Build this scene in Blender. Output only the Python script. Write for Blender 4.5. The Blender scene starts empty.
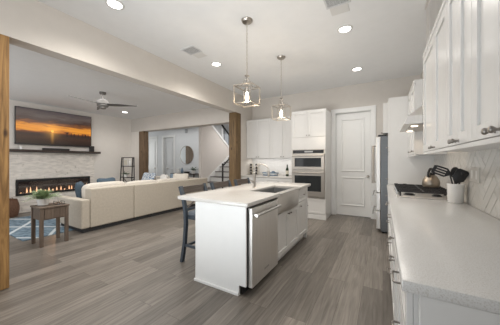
import bpy, bmesh, math, random
from mathutils import Vector, Matrix, Euler
S = bpy.context.scene
COL = S.collection
PI = math.pi
R = math.radians
random.seed(11)

# ------------------------------------------------------------------ camera
cd = bpy.data.cameras.new('camera')
cam = bpy.data.objects.new('camera', cd)
COL.objects.link(cam)
cam.location = (0, 0, 1.3)
cam.rotation_euler = (R(90), 0, math.atan2(133, 228))
cd.sensor_width = 36.0
cd.lens = 36.0 * 228 / 500
cd.shift_y = -1.5 / 500
cd.clip_start = 0.02
S.camera = cam

# ------------------------------------------------------------------ world, light, exposure
S.view_settings.view_transform = 'Standard'
S.view_settings.look = 'None'
S.view_settings.exposure = 0.31
S.view_settings.gamma = 1.0
S.view_settings.use_curve_mapping = False
w = bpy.data.worlds.new('world')
S.world = w
w.use_nodes = True
w.node_tree.nodes['Background'].inputs[0].default_value = (0.93, 0.97, 1.0, 1)
w.node_tree.nodes['Background'].inputs[1].default_value = 0.32


def area(name, loc, aim, sx, sy, power, color=(1, 1, 1), spread=180):
    l = bpy.data.lights.new(name, 'AREA')
    l.shape = 'RECTANGLE'
    l.size = sx
    l.size_y = sy
    l.energy = power
    l.color = color
    l.spread = R(spread)
    o = bpy.data.objects.new(name, l)
    COL.objects.link(o)
    o.location = loc
    d = Vector(aim) - Vector(loc)
    o.rotation_euler = d.to_track_quat('-Z', 'Y').to_euler()
    return o


area('daylight_fill', (-1.3, -2.2, 1.5), (-1.6, 4, 1.9), 3.6, 2.4, 3, (0.93, 0.98, 1.0))  # unseen fill from the open side behind the camera; no window built
area('daylight_fill', (0.6, -1.1, 2.1), (-3.3, 1.7, 2.95), 1.3, 1.0, 33, (1.0, 0.985, 0.96), 105)  # added wash aimed at the beam; the wall here has no window
area('backsplash_fill', (-2.6, 5.62, 1.36), (-2.6, 5.72, 0.9), 1.35, 0.05, 1.8, (1.0, 0.97, 0.93))  # added to brighten the back tiles; no strip fixture is built
area('daylight_fill', (-5.7, -1.9, 1.5), (-6, 5, 1.6), 4.0, 2.2, 26, (0.98, 0.99, 1.0))  # unseen fill through the living room's open side; no window built
area('daylight_fill', (-11.3, 6.3, 1.6), (-6, 6.6, 1.4), 1.8, 1.6, 19, (0.98, 1.0, 0.99))  # daylight put down to an unseen foyer window
area('uplight_fill', (-1.9, -0.9, 0.5), (-0.9, 4.2, 3.08), 2.0, 1.0, 19, (0.93, 0.975, 1.0), 80)  # added uplight that brightens the kitchen ceiling; no fixture
area('uplight_fill', (-5.6, -0.8, 0.6), (-5.6, 2.0, 2.8), 3.0, 1.2, 8, (1.0, 1.0, 1.0), 110)  # added uplight for the living room ceiling; no fixture
area('kitchen_ceiling_fill', (-1.35, 2.8, 3.04), (-1.35, 2.8, 0), 2.0, 4.6, 25, (1.0, 0.98, 0.95), 150)  # unseen broad fill added to even out the kitchen, besides the downlights
area('living_ceiling_fill', (-5.4, 2.4, 2.77), (-5.7, 2.4, 0), 3.2, 3.6, 86, (1.0, 0.975, 0.94))  # unseen broad panel added to lift the living room
area('foyer_ceiling_fill', (-7.4, 6.4, 2.77), (-7.4, 6.4, 0), 3.2, 1.5, 17, (1.0, 1.0, 0.98))  # unseen panel added because the deep foyer needs light
area('stairwell_fill', (-4.66, 7.6, 2.77), (-4.9, 7.6, 0), 1.4, 3.0, 60, (1.0, 0.98, 0.96))  # added to brighten the dark stairs; no lamp hangs here


# ------------------------------------------------------------------ materials
def newmat(name):
    m = bpy.data.materials.new(name)
    m.use_nodes = True
    nt = m.node_tree
    return m, nt, nt.nodes['Principled BSDF']


def N(nt, t, **kw):
    n = nt.nodes.new(t)
    for k, v in kw.items():
        setattr(n, k, v)
    return n


def mat(name, col, rough=0.5, metal=0.0, var=0.06, scale=9.0, bump=0.0, bscale=60.0, stretch=(1, 1, 1), coat=0.0, spec=None):
    """procedural base: colour wandering with noise, optional bump"""
    m, nt, b = newmat(name)
    tc = N(nt, 'ShaderNodeTexCoord')
    mp = N(nt, 'ShaderNodeMapping')
    mp.inputs['Scale'].default_value = stretch
    nt.links.new(tc.outputs['Object'], mp.inputs['Vector'])
    no = N(nt, 'ShaderNodeTexNoise')
    no.inputs['Scale'].default_value = scale
    no.inputs['Detail'].default_value = 5
    nt.links.new(mp.outputs[0], no.inputs['Vector'])
    cr = N(nt, 'ShaderNodeValToRGB')
    cr.color_ramp.elements[0].position = 0.3
    cr.color_ramp.elements[1].position = 0.7
    cr.color_ramp.elements[0].color = tuple(c * (1 - var) for c in col) + (1,)
    cr.color_ramp.elements[1].color = tuple(min(1, c * (1 + var)) for c in col) + (1,)
    nt.links.new(no.outputs['Fac'], cr.inputs[0])
    nt.links.new(cr.outputs[0], b.inputs['Base Color'])
    b.inputs['Roughness'].default_value = rough
    b.inputs['Metallic'].default_value = metal
    if spec is not None:
        b.inputs['Specular IOR Level'].default_value = spec
    if coat:
        b.inputs['Coat Weight'].default_value = coat
        b.inputs['Coat Roughness'].default_value = 0.1
    if bump:
        n2 = N(nt, 'ShaderNodeTexNoise')
        n2.inputs['Scale'].default_value = bscale
        n2.inputs['Detail'].default_value = 3
        nt.links.new(mp.outputs[0], n2.inputs['Vector'])
        bp = N(nt, 'ShaderNodeBump')
        bp.inputs['Strength'].default_value = bump
        bp.inputs['Distance'].default_value = 0.01
        nt.links.new(n2.outputs['Fac'], bp.inputs['Height'])
        nt.links.new(bp.outputs[0], b.inputs['Normal'])
    return m


def emis(name, col, strength):
    m, nt, b = newmat(name)
    b.inputs['Base Color'].default_value = (0.8, 0.8, 0.8, 1)
    b.inputs['Emission Color'].default_value = col + (1,)
    b.inputs['Emission Strength'].default_value = strength
    return m


def glassmat(name, tint=(1, 1, 1), refl=0.1):
    m = bpy.data.materials.new(name)
    m.use_nodes = True
    nt = m.node_tree
    nt.nodes.remove(nt.nodes['Principled BSDF'])
    tr = N(nt, 'ShaderNodeBsdfTransparent')
    tr.inputs[0].default_value = tint + (1,)
    gl = N(nt, 'ShaderNodeBsdfGlossy')
    gl.inputs['Roughness'].default_value = 0.03
    lw = N(nt, 'ShaderNodeFresnel')
    lw.inputs[0].default_value = 1.45
    mx = N(nt, 'ShaderNodeMixShader')
    ad = N(nt, 'ShaderNodeMath', operation='MULTIPLY_ADD')
    ad.inputs[1].default_value = 0.7
    ad.inputs[2].default_value = refl * 0.3
    nt.links.new(lw.outputs[0], ad.inputs[0])
    nt.links.new(ad.outputs[0], mx.inputs[0])
    nt.links.new(tr.outputs[0], mx.inputs[1])
    nt.links.new(gl.outputs[0], mx.inputs[2])
    nt.links.new(mx.outputs[0], nt.nodes['Material Output'].inputs[0])
    return m


def floor_mat():
    m, nt, b = newmat('grey_oak_planks')
    tc = N(nt, 'ShaderNodeTexCoord')
    mp = N(nt, 'ShaderNodeMapping')
    mp.inputs['Rotation'].default_value = (0, 0, R(90))
    nt.links.new(tc.outputs['Object'], mp.inputs['Vector'])

    def brick(c1, c2, mo, ms):
        br = N(nt, 'ShaderNodeTexBrick')
        br.offset = 0.37
        br.inputs['Scale'].default_value = 1
        br.inputs['Brick Width'].default_value = 1.32
        br.inputs['Row Height'].default_value = 0.178
        br.inputs['Mortar Size'].default_value = ms
        br.inputs['Mortar Smooth'].default_value = 0.3
        br.inputs['Color1'].default_value = c1
        br.inputs['Color2'].default_value = c2
        br.inputs['Mortar'].default_value = mo
        nt.links.new(mp.outputs[0], br.inputs['Vector'])
        return br
    br = brick((0.122, 0.107, 0.092, 1), (0.215, 0.191, 0.166, 1), (0.07, 0.058, 0.048, 1), 0.0017)
    # grain, offset for every plank by its tone
    sc = N(nt, 'ShaderNodeMapping')
    sc.inputs['Scale'].default_value = (1.6, 26, 1)
    addv = N(nt, 'ShaderNodeVectorMath', operation='MULTIPLY_ADD')
    addv.inputs[1].default_value = (90, 90, 0)
    nt.links.new(br.outputs['Color'], addv.inputs[0])
    nt.links.new(mp.outputs[0], addv.inputs[2])
    nt.links.new(addv.outputs[0], sc.inputs['Vector'])
    no = N(nt, 'ShaderNodeTexNoise')
    no.inputs['Scale'].default_value = 1.5
    no.inputs['Detail'].default_value = 7
    no.inputs['Distortion'].default_value = 0.9
    nt.links.new(sc.outputs[0], no.inputs['Vector'])
    cr = N(nt, 'ShaderNodeValToRGB')
    cr.color_ramp.elements[0].position = 0.28
    cr.color_ramp.elements[1].position = 0.72
    cr.color_ramp.elements[0].color = (0.62, 0.61, 0.60, 1)
    cr.color_ramp.elements[1].color = (1.27, 1.27, 1.27, 1)
    nt.links.new(no.outputs['Fac'], cr.inputs[0])
    mx = N(nt, 'ShaderNodeMixRGB', blend_type='MULTIPLY')
    mx.inputs[0].default_value = 1
    nt.links.new(br.outputs['Color'], mx.inputs[1])
    nt.links.new(cr.outputs[0], mx.inputs[2])
    nt.links.new(mx.outputs[0], b.inputs['Base Color'])
    b.inputs['Roughness'].default_value = 0.38
    b.inputs['Specular IOR Level'].default_value = 0.45
    bp = N(nt, 'ShaderNodeBump')
    bp.inputs['Strength'].default_value = 0.12
    bp.inputs['Distance'].default_value = 0.004
    nt.links.new(no.outputs['Fac'], bp.inputs['Height'])
    nt.links.new(bp.outputs[0], b.inputs['Normal'])
    return m


def wood_mat(name, dark, light, axis='z', scale=1.0, rough=0.6):
    m, nt, b = newmat(name)
    tc = N(nt, 'ShaderNodeTexCoord')
    mp = N(nt, 'ShaderNodeMapping')
    s = {'x': (0.9, 14, 14), 'y': (14, 0.9, 14), 'z': (14, 14, 0.9)}[axis]
    mp.inputs['Scale'].default_value = tuple(v * scale for v in s)
    nt.links.new(tc.outputs['Object'], mp.inputs['Vector'])
    no = N(nt, 'ShaderNodeTexNoise')
    no.inputs['Scale'].default_value = 1.4
    no.inputs['Detail'].default_value = 8
    no.inputs['Roughness'].default_value = 0.65
    no.inputs['Distortion'].default_value = 1.6
    nt.links.new(mp.outputs[0], no.inputs['Vector'])
    cr = N(nt, 'ShaderNodeValToRGB')
    cr.color_ramp.elements[0].position = 0.3
    cr.color_ramp.elements[1].position = 0.68
    cr.color_ramp.elements[0].color = dark + (1,)
    cr.color_ramp.elements[1].color = light + (1,)
    nt.links.new(no.outputs['Fac'], cr.inputs[0])
    # knots
    vo = N(nt, 'ShaderNodeTexVoronoi')
    vo.inputs['Scale'].default_value = 3.2 * scale
    mp2 = N(nt, 'ShaderNodeMapping')
    mp2.inputs['Scale'].default_value = {'x': (0.7, 1.6, 1.6), 'y': (1.6, 0.7, 1.6), 'z': (1.6, 1.6, 0.7)}[axis]
    nt.links.new(tc.outputs['Object'], mp2.inputs['Vector'])
    nt.links.new(mp2.outputs[0], vo.inputs['Vector'])
    k = N(nt, 'ShaderNodeValToRGB')
    k.color_ramp.elements[0].position = 0.04
    k.color_ramp.elements[1].position = 0.13
    k.color_ramp.elements[0].color = (0.25, 0.2, 0.17, 1)
    k.color_ramp.elements[1].color = (1, 1, 1, 1)
    nt.links.new(vo.outputs['Distance'], k.inputs[0])
    mx = N(nt, 'ShaderNodeMixRGB', blend_type='MULTIPLY')
    mx.inputs[0].default_value = 1
    nt.links.new(cr.outputs[0], mx.inputs[1])
    nt.links.new(k.outputs[0], mx.inputs[2])
    nt.links.new(mx.outputs[0], b.inputs['Base Color'])
    b.inputs['Roughness'].default_value = rough
    bp = N(nt, 'ShaderNodeBump')
    bp.inputs['Strength'].default_value = 0.35
    bp.inputs['Distance'].default_value = 0.006
    nt.links.new(no.outputs['Fac'], bp.inputs['Height'])
    nt.links.new(bp.outputs[0], b.inputs['Normal'])
    return m


def quartz_mat(name, base, speck, amount=0.5, rough=0.22):
    m, nt, b = newmat(name)
    tc = N(nt, 'ShaderNodeTexCoord')
    no = N(nt, 'ShaderNodeTexNoise')
    no.inputs['Scale'].default_value = 260
    no.inputs['Detail'].default_value = 2
    nt.links.new(tc.outputs['Object'], no.inputs['Vector'])
    cr = N(nt, 'ShaderNodeValToRGB')
    e = cr.color_ramp.elements
    e[0].position = 0.33
    e[0].color = speck + (1,)
    e[1].position = 0.48
    e[1].color = base + (1,)
    x = e.new(0.75)
    x.color = tuple(min(1, c * (1 + 0.12 * amount)) for c in base) + (1,)
    nt.links.new(no.outputs['Fac'], cr.inputs[0])
    n2 = N(nt, 'ShaderNodeTexNoise')
    n2.inputs['Scale'].default_value = 4
    n2.inputs['Detail'].default_value = 4
    nt.links.new(tc.outputs['Object'], n2.inputs['Vector'])
    c2 = N(nt, 'ShaderNodeValToRGB')
    c2.color_ramp.elements[0].color = (0.93, 0.93, 0.93, 1)
    c2.color_ramp.elements[1].color = (1, 1, 1, 1)
    nt.links.new(n2.outputs['Fac'], c2.inputs[0])
    mx = N(nt, 'ShaderNodeMixRGB', blend_type='MULTIPLY')
    mx.inputs[0].default_value = 1
    nt.links.new(cr.outputs[0], mx.inputs[1])
    nt.links.new(c2.outputs[0], mx.inputs[2])
    nt.links.new(mx.outputs[0], b.inputs['Base Color'])
    b.inputs['Roughness'].default_value = rough
    return m


def sunset_mat():
    """television picture: orange dusk over a dark beach, a low sun, streaked cloud, a few small dark figures"""
    m, nt, b = newmat('sunset_screen')
    L = nt.links.new
    tc = N(nt, 'ShaderNodeTexCoord')
    sp = N(nt, 'ShaderNodeSeparateXYZ')
    L(tc.outputs['Generated'], sp.inputs[0])
    mp = N(nt, 'ShaderNodeMapping')
    mp.inputs['Scale'].default_value = (1, 2.6, 9)
    mp.inputs['Rotation'].default_value = (R(-9), 0, 0)
    L(tc.outputs['Generated'], mp.inputs['Vector'])
    no = N(nt, 'ShaderNodeTexNoise')
    no.inputs['Scale'].default_value = 1.7
    no.inputs['Detail'].default_value = 6
    no.inputs['Distortion'].default_value = 0.6
    L(mp.outputs[0], no.inputs['Vector'])

    def math_(op, a, c=None, d=None):
        n = N(nt, 'ShaderNodeMath', operation=op)
        for i, v in enumerate((a, c, d)):
            if v is None:
                continue
            if isinstance(v, (int, float)):
                n.inputs[i].default_value = v
            else:
                L(v, n.inputs[i])
        return n.outputs[0]
    z = sp.outputs[2]
    y = sp.outputs[1]
    wob = math_('MULTIPLY_ADD', no.outputs['Fac'], 0.34, -0.17)
    amt = math_('MULTIPLY', wob, math_('GREATER_THAN', z, 0.36))
    zz = math_('ADD', z, amt)
    cr = N(nt, 'ShaderNodeValToRGB')
    e = cr.color_ramp.elements
    e[0].position = 0.0
    e[0].color = (0.012, 0.007, 0.006, 1)
    e[1].position = 1.0
    e[1].color = (0.06, 0.045, 0.05, 1)
    for p, c in ((0.2, (0.05, 0.022, 0.012)), (0.3, (0.035, 0.017, 0.012)), (0.345, (0.10, 0.03, 0.01)), (0.37, (0.45, 0.13, 0.02)),
                 (0.45, (0.85, 0.33, 0.03)), (0.54, (0.75, 0.27, 0.025)), (0.62, (0.22, 0.075, 0.018)), (0.72, (0.05, 0.022, 0.015)), (0.86, (0.105, 0.08, 0.07))):
        q = e.new(p)
        q.color = c + (1,)
    L(zz, cr.inputs[0])
    # sun and its glitter on the wet sand
    dy = math_('MULTIPLY', math_('SUBTRACT', y, 0.43), 1.8)
    dz = math_('SUBTRACT', z, 0.40)
    d2 = math_('ADD', math_('MULTIPLY', dy, dy), math_('MULTIPLY', dz, dz))
    sun = math_('LESS_THAN', d2, 0.0011)
    glow = math_('POWER', 2.718, math_('MULTIPLY', d2, -38))
    col = math_('POWER', 2.718, math_('MULTIPLY', math_('MULTIPLY', dy, dy), -900))
    glit = math_('MULTIPLY', math_('MULTIPLY', col, math_('LESS_THAN', z, 0.36)), math_('MULTIPLY', z, 1.2))
    g = math_('ADD', math_('ADD', math_('MULTIPLY', glow, 0.28), sun), glit)
    mx = N(nt, 'ShaderNodeMixRGB', blend_type='ADD')
    mx.inputs[2].default_value = (1.0, 0.5, 0.08, 1)
    L(g, mx.inputs[0])
    L(cr.outputs[0], mx.inputs[1])
    mask = None
    for (py, pw, ph) in ((0.63, 0.007, 0.07), (0.69, 0.006, 0.06), (0.735, 0.007, 0.05), (0.80, 0.005, 0.05), (0.86, 0.006, 0.06), (0.91, 0.012, 0.05), (0.95, 0.007, 0.06)):
        a = math_('LESS_THAN', math_('ABSOLUTE', math_('SUBTRACT', y, py)), pw)
        c = math_('LESS_THAN', math_('ABSOLUTE', math_('SUBTRACT', z, 0.34)), ph)
        q = math_('MULTIPLY', a, c)
        mask = q if mask is None else math_('MAXIMUM', mask, q)
    m2 = N(nt, 'ShaderNodeMixRGB')
    m2.inputs[2].default_value = (0.008, 0.005, 0.005, 1)
    L(mask, m2.inputs[0])
    L(mx.outputs[0], m2.inputs[1])
    b.inputs['Base Color'].default_value = (0.01, 0.01, 0.01, 1)
    b.inputs['Roughness'].default_value = 0.25
    L(m2.outputs[0], b.inputs['Emission Color'])
    b.inputs['Emission Strength'].default_value = 0.75
    return m


def rug_mat():
    m, nt, b = newmat('blue_rug_wool')
    L = nt.links.new
    tc = N(nt, 'ShaderNodeTexCoord')
    no = N(nt, 'ShaderNodeTexNoise')
    no.inputs['Scale'].default_value = 14
    no.inputs['Detail'].default_value = 6
    L(tc.outputs['Object'], no.inputs['Vector'])
    cr = N(nt, 'ShaderNodeValToRGB')
    cr.color_ramp.elements[0].position = 0.35
    cr.color_ramp.elements[1].position = 0.7
    cr.color_ramp.elements[0].color = (0.075, 0.125, 0.175, 1)
    cr.color_ramp.elements[1].color = (0.225, 0.31, 0.375, 1)
    L(no.outputs['Fac'], cr.inputs[0])
    col = cr.outputs[0]
    for rot in (58, -58):
        mp = N(nt, 'ShaderNodeMapping')
        mp.inputs['Rotation'].default_value = (0, 0, R(rot))
        L(tc.outputs['Object'], mp.inputs['Vector'])
        wv = N(nt, 'ShaderNodeTexWave')
        wv.inputs['Scale'].default_value = 0.5
        wv.inputs['Distortion'].default_value = 0.6
        wv.inputs['Detail Scale'].default_value = 3
        L(mp.outputs[0], wv.inputs['Vector'])
        c2 = N(nt, 'ShaderNodeValToRGB')
        c2.color_ramp.elements[0].position = 0.972
        c2.color_ramp.elements[1].position = 0.986
        c2.color_ramp.elements[0].color = (0, 0, 0, 1)
        c2.color_ramp.elements[1].color = (1, 1, 1, 1)
        L(wv.outputs['Fac'], c2.inputs[0])
        mx = N(nt, 'ShaderNodeMixRGB')
        mx.inputs[2].default_value = (0.55, 0.60, 0.63, 1)
        L(c2.outputs[0], mx.inputs[0])
        L(col, mx.inputs[1])
        col = mx.outputs[0]
    L(col, b.inputs['Base Color'])
    b.inputs['Roughness'].default_value = 0.95
    bp = N(nt, 'ShaderNodeBump')
    bp.inputs['Strength'].default_value = 0.4
    L(no.outputs['Fac'], bp.inputs['Height'])
    L(bp.outputs[0], b.inputs['Normal'])
    return m


def pattern_mat(name, c1, c2, scale):
    m, nt, b = newmat(name)
    L = nt.links.new
    tc = N(nt, 'ShaderNodeTexCoord')
    vo = N(nt, 'ShaderNodeTexVoronoi')
    vo.inputs['Scale'].default_value = scale
    L(tc.outputs['Object'], vo.inputs['Vector'])
    cr = N(nt, 'ShaderNodeValToRGB')
    cr.color_ramp.interpolation = 'CONSTANT'
    cr.color_ramp.elements[0].color = c1 + (1,)
    cr.color_ramp.elements[1].position = 0.45
    cr.color_ramp.elements[1].color = c2 + (1,)
    L(vo.outputs['Distance'], cr.inputs[0])
    L(cr.outputs[0], b.inputs['Base Color'])
    b.inputs['Roughness'].default_value = 0.9
    return m


M = dict(
    wall=mat('greige_paint', (0.60, 0.565, 0.525), 0.85, var=0.015, bump=0.03, bscale=120),
    wall_living=mat('light_greige_paint', (0.74, 0.705, 0.665), 0.85, var=0.015, bump=0.03, bscale=120),
    wall_foyer=mat('pale_grey_paint', (0.67, 0.68, 0.69), 0.85, var=0.015),
    wall_stair=mat('warm_beige_paint', (0.64, 0.60, 0.565), 0.85, var=0.015),
    ceiling=mat('ceiling_paint', (0.80, 0.805, 0.81), 0.9, var=0.012),
    trim=mat('white_trim_paint', (0.76, 0.76, 0.75), 0.4, var=0.012),
    cab=mat('white_cabinet_lacquer', (0.655, 0.645, 0.63), 0.27, var=0.012),
    floor=floor_mat(),
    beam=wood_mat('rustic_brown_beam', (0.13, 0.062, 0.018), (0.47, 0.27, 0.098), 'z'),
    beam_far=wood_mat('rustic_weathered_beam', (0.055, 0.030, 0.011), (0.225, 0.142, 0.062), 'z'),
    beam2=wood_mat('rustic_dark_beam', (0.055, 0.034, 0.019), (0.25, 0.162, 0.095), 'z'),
    mantel=wood_mat('dark_mantel_wood', (0.018, 0.012, 0.010), (0.06, 0.042, 0.034), 'y'),
    table=wood_mat('grey_brown_wood', (0.075, 0.052, 0.038), (0.20, 0.150, 0.115), 'z', 1.4),
    quartz=quartz_mat('speckled_grey_quartz', (0.60, 0.59, 0.575), (0.50, 0.475, 0.445)),
    island_quartz=quartz_mat('white_quartz', (0.56, 0.54, 0.515), (0.51, 0.49, 0.46)),
    steel=mat('brushed_steel', (0.78, 0.76, 0.735), 0.42, 1.0, var=0.05, scale=3, stretch=(40, 40, 1)),
    sink_steel=mat('dull_sink_steel', (0.36, 0.365, 0.37), 0.38, 0.9, var=0.05, scale=3, stretch=(30, 1, 1)),
    apron=mat('satin_steel', (0.60, 0.575, 0.545), 0.3, 0.95, var=0.05, scale=3, stretch=(1, 1, 30)),
    oven_steel=mat('warm_steel', (0.46, 0.43, 0.395), 0.42, 0.9, var=0.05, scale=3, stretch=(1, 1, 30)),
    fridge_side=mat('grey_fridge_side', (0.17, 0.18, 0.19), 0.38, 0.6, var=0.06, scale=3, stretch=(1, 1, 30)),
    bright_steel=mat('bright_steel', (0.52, 0.51, 0.495), 0.34, 1.0, var=0.03),
    nickel=mat('brushed_nickel', (0.44, 0.405, 0.365), 0.34, 1.0, var=0.04),
    pewter=mat('dark_pewter', (0.27, 0.25, 0.23), 0.32, 1.0, var=0.04),
    fan=mat('satin_nickel_fan', (0.17, 0.163, 0.155), 0.45, 0.4, var=0.04),
    blade=mat('grey_fan_blade', (0.11, 0.105, 0.10), 0.5, 0.1, var=0.06, stretch=(1, 12, 1)),
    black=mat('black_enamel', (0.016, 0.016, 0.017), 0.38, var=0.1),
    iron=mat('cast_iron', (0.035, 0.033, 0.033), 0.45, 0.3, var=0.15, bump=0.1),
    dark_glass=mat('dark_oven_glass', (0.022, 0.025, 0.027), 0.06, var=0.05),
    ctrl=mat('oven_control_glass', (0.03, 0.032, 0.034), 0.12, var=0.05),
    gasket=mat('dark_gap_rubber', (0.05, 0.05, 0.052), 0.7),
    stone=mat('white_ledger_stone', (0.80, 0.755, 0.70), 0.8, var=0.15, scale=6, bump=0.6, bscale=45, stretch=(1, 1, 4)),
    sofa=mat('oatmeal_linen', (0.50, 0.45, 0.38), 0.95, var=0.06, scale=30, bump=0.25, bscale=320),
    sofa_light=mat('pale_linen_cushion', (0.62, 0.575, 0.515), 0.95, var=0.05, scale=30, bump=0.2, bscale=320),
    sofa_foot_shade=mat('dark_foot_and_gap_shade', (0.03, 0.03, 0.032), 0.7),  # dark for the near foot and, elsewhere, the shade beneath the sofa
    blue=mat('slate_blue_fabric', (0.058, 0.088, 0.118), 0.95, var=0.12, scale=20, bump=0.2, bscale=250),
    blue_grey=mat('blue_grey_fabric', (0.16, 0.21, 0.26), 0.95, var=0.1, scale=20),
    patpillow=pattern_mat('blue_white_print', (0.11, 0.19, 0.31), (0.60, 0.63, 0.66), 26),
    white_fabric=mat('white_fabric', (0.74, 0.72, 0.69), 0.95, var=0.03),
    stool=mat('blue_grey_painted_wood', (0.043, 0.056, 0.072), 0.5, var=0.14, scale=14, stretch=(6, 6, 1)),
    stool_rail=wood_mat('weathered_rail_wood', (0.05, 0.042, 0.037), (0.15, 0.125, 0.11), 'y', 1.3),
    stool_seat=mat('charcoal_seat_fabric', (0.10, 0.115, 0.135), 0.9, var=0.1, bump=0.2, bscale=260),
    ceramic=mat('white_ceramic', (0.76, 0.75, 0.73), 0.25, var=0.015, coat=0.3),
    nylon=mat('black_nylon', (0.012, 0.012, 0.013), 0.45, var=0.1),
    kettle=mat('champagne_steel', (0.36, 0.31, 0.255), 0.36, 1.0, var=0.05),
    leaf=mat('fern_leaf', (0.33, 0.42, 0.24), 0.6, var=0.3, scale=25),
    leaf_dark=mat('dark_leaf', (0.055, 0.11, 0.045), 0.6, var=0.25, scale=25),
    wicker=mat('brown_wicker', (0.13, 0.065, 0.038), 0.8, var=0.35, scale=40, bump=0.6, bscale=70, stretch=(1, 1, 2)),
    rug=rug_mat(),
    screen=sunset_mat(),
    mirror=mat('silver_mirror', (0.86, 0.87, 0.87), 0.03, 1.0, var=0.005),
    firebox=mat('dark_firebox', (0.045, 0.025, 0.022), 0.5, var=0.3, scale=5),
    embers=mat('crystal_embers', (0.55, 0.42, 0.34), 0.3, var=0.4, scale=40),
    flame=emis('flame_light', (1.0, 0.50, 0.22), 1.3),
    bulb=emis('warm_filament', (1.0, 0.80, 0.52), 9.0),
    lamp_disc=emis('downlight_diffuser', (1.0, 0.97, 0.92), 6.0),
    hood_lamp=emis('hood_lamp_face', (1.0, 0.83, 0.62), 3.0),
    glass=glassmat('clear_glass'),
    smoke_glass=glassmat('fireplace_glass', (0.93, 0.93, 0.93), 0.15),
    bottle=mat('dark_green_glass', (0.015, 0.03, 0.012), 0.08, var=0.1),
    paper=mat('cream_paper', (0.66, 0.62, 0.52), 0.8, var=0.05),
    tray_blue=mat('blue_grey_enamel', (0.16, 0.22, 0.29), 0.5, var=0.15, scale=20),
    tile=mat('glazed_white_tile', (0.56, 0.545, 0.515), 0.2, var=0.05, scale=5, bump=0.05, bscale=14),
    grout=mat('pale_grout', (0.50, 0.485, 0.46), 0.9, var=0.04),
    plate=mat('white_plastic', (0.68, 0.675, 0.66), 0.4, var=0.015),
    outlet=mat('almond_plastic', (0.50, 0.485, 0.455), 0.4, var=0.015),
    vent=mat('painted_vent_metal', (0.62, 0.625, 0.63), 0.5, var=0.02),
    vent_dark=mat('vent_cavity', (0.12, 0.12, 0.12), 0.8),
    tread=mat('grey_stair_tread', (0.17, 0.155, 0.145), 0.5, var=0.12, scale=8, stretch=(1, 14, 14)),
    rail=mat('dark_bronze_rail', (0.035, 0.032, 0.031), 0.45, 0.5, var=0.08),
    console=wood_mat('dark_console_wood', (0.03, 0.024, 0.02), (0.09, 0.072, 0.06), 'x'),
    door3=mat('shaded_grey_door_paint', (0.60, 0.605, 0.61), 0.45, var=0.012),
    chime=mat('grey_plastic', (0.34, 0.35, 0.36), 0.5, var=0.03),
)


# ------------------------------------------------------------------ mesh helpers
def box(bm, x0, x1, y0, y1, z0, z1, bev=0.0, seg=1):
    r = bmesh.ops.create_cube(bm, size=1.0)
    vs = r['verts']
    for v in vs:
        v.co = Vector(((x0 + x1) / 2 + v.co.x * (x1 - x0), (y0 + y1) / 2 + v.co.y * (y1 - y0), (z0 + z1) / 2 + v.co.z * (z1 - z0)))
    if bev:
        es = list({e for v in vs for e in v.link_edges})
        bmesh.ops.bevel(bm, geom=es, offset=bev, segments=seg, affect='EDGES', profile=0.5)
    return bm


def lathe(bm, prof, cx=0, cy=0, cz=0, seg=24, axis='z', close=True):
    rings = []
    for (r, h) in prof:
        ring = []
        for i in range(seg):
            a = 2 * PI * i / seg
            p = (r * math.cos(a), r * math.sin(a), h)
            if axis == 'x':
                p = (p[2], p[0], p[1])
            elif axis == 'y':
                p = (p[0], p[2], p[1])
            ring.append(bm.verts.new((cx + p[0], cy + p[1], cz + p[2])))
        rings.append(ring)
    for a, b2 in zip(rings, rings[1:]):
        for i in range(seg):
            j = (i + 1) % seg
            bm.faces.new((a[i], a[j], b2[j], b2[i]))
    if close:
        bm.faces.new(list(reversed(rings[0])))
        bm.faces.new(rings[-1])
    return bm


def tube(bm, pts, r, seg=8, closed=False):
    pts = [Vector(p) for p in pts]
    n = len(pts)
    rr = r if isinstance(r, (list, tuple)) else [r] * n
    rings = []
    ref = Vector((0.12, 0.34, 0.93))
    for i, p in enumerate(pts):
        if closed:
            t = pts[(i + 1) % n] - pts[i - 1]
        else:
            t = pts[min(i + 1, n - 1)] - pts[max(i - 1, 0)]
        t.normalize()
        u = t.cross(ref)
        if u.length < 0.05:
            u = t.cross(Vector((1, 0, 0)))
        u.normalize()
        v = t.cross(u)
        rings.append([bm.verts.new(p + rr[i] * (math.cos(2 * PI * k / seg) * u + math.sin(2 * PI * k / seg) * v)) for k in range(seg)])
    pairs = list(zip(rings, rings[1:]))
    if closed:
        pairs.append((rings[-1], rings[0]))
    for a, b2 in pairs:
        for i in range(seg):
            j = (i + 1) % seg
            bm.faces.new((a[i], a[j], b2[j], b2[i]))
    if not closed:
        bm.faces.new(list(reversed(rings[0])))
        bm.faces.new(rings[-1])
    return bm


def bar(bm, p, q, w, h=None):
    """rectangular bar from p to q"""
    h = h or w
    p, q = Vector(p), Vector(q)
    t = (q - p).normalized()
    up = Vector((0, 0, 1)) if abs(t.z) < 0.9 else Vector((0, 1, 0))
    u = t.cross(up).normalized() * (w / 2)
    v = t.cross(u).normalized() * (h / 2)
    vs = [[bm.verts.new(c + a * u + b2 * v) for a, b2 in ((-1, -1), (1, -1), (1, 1), (-1, 1))] for c in (p, q)]
    for i in range(4):
        j = (i + 1) % 4
        bm.faces.new((vs[0][i], vs[0][j], vs[1][j], vs[1][i]))
    bm.faces.new(list(reversed(vs[0])))
    bm.faces.new(vs[1])
    return bm


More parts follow.
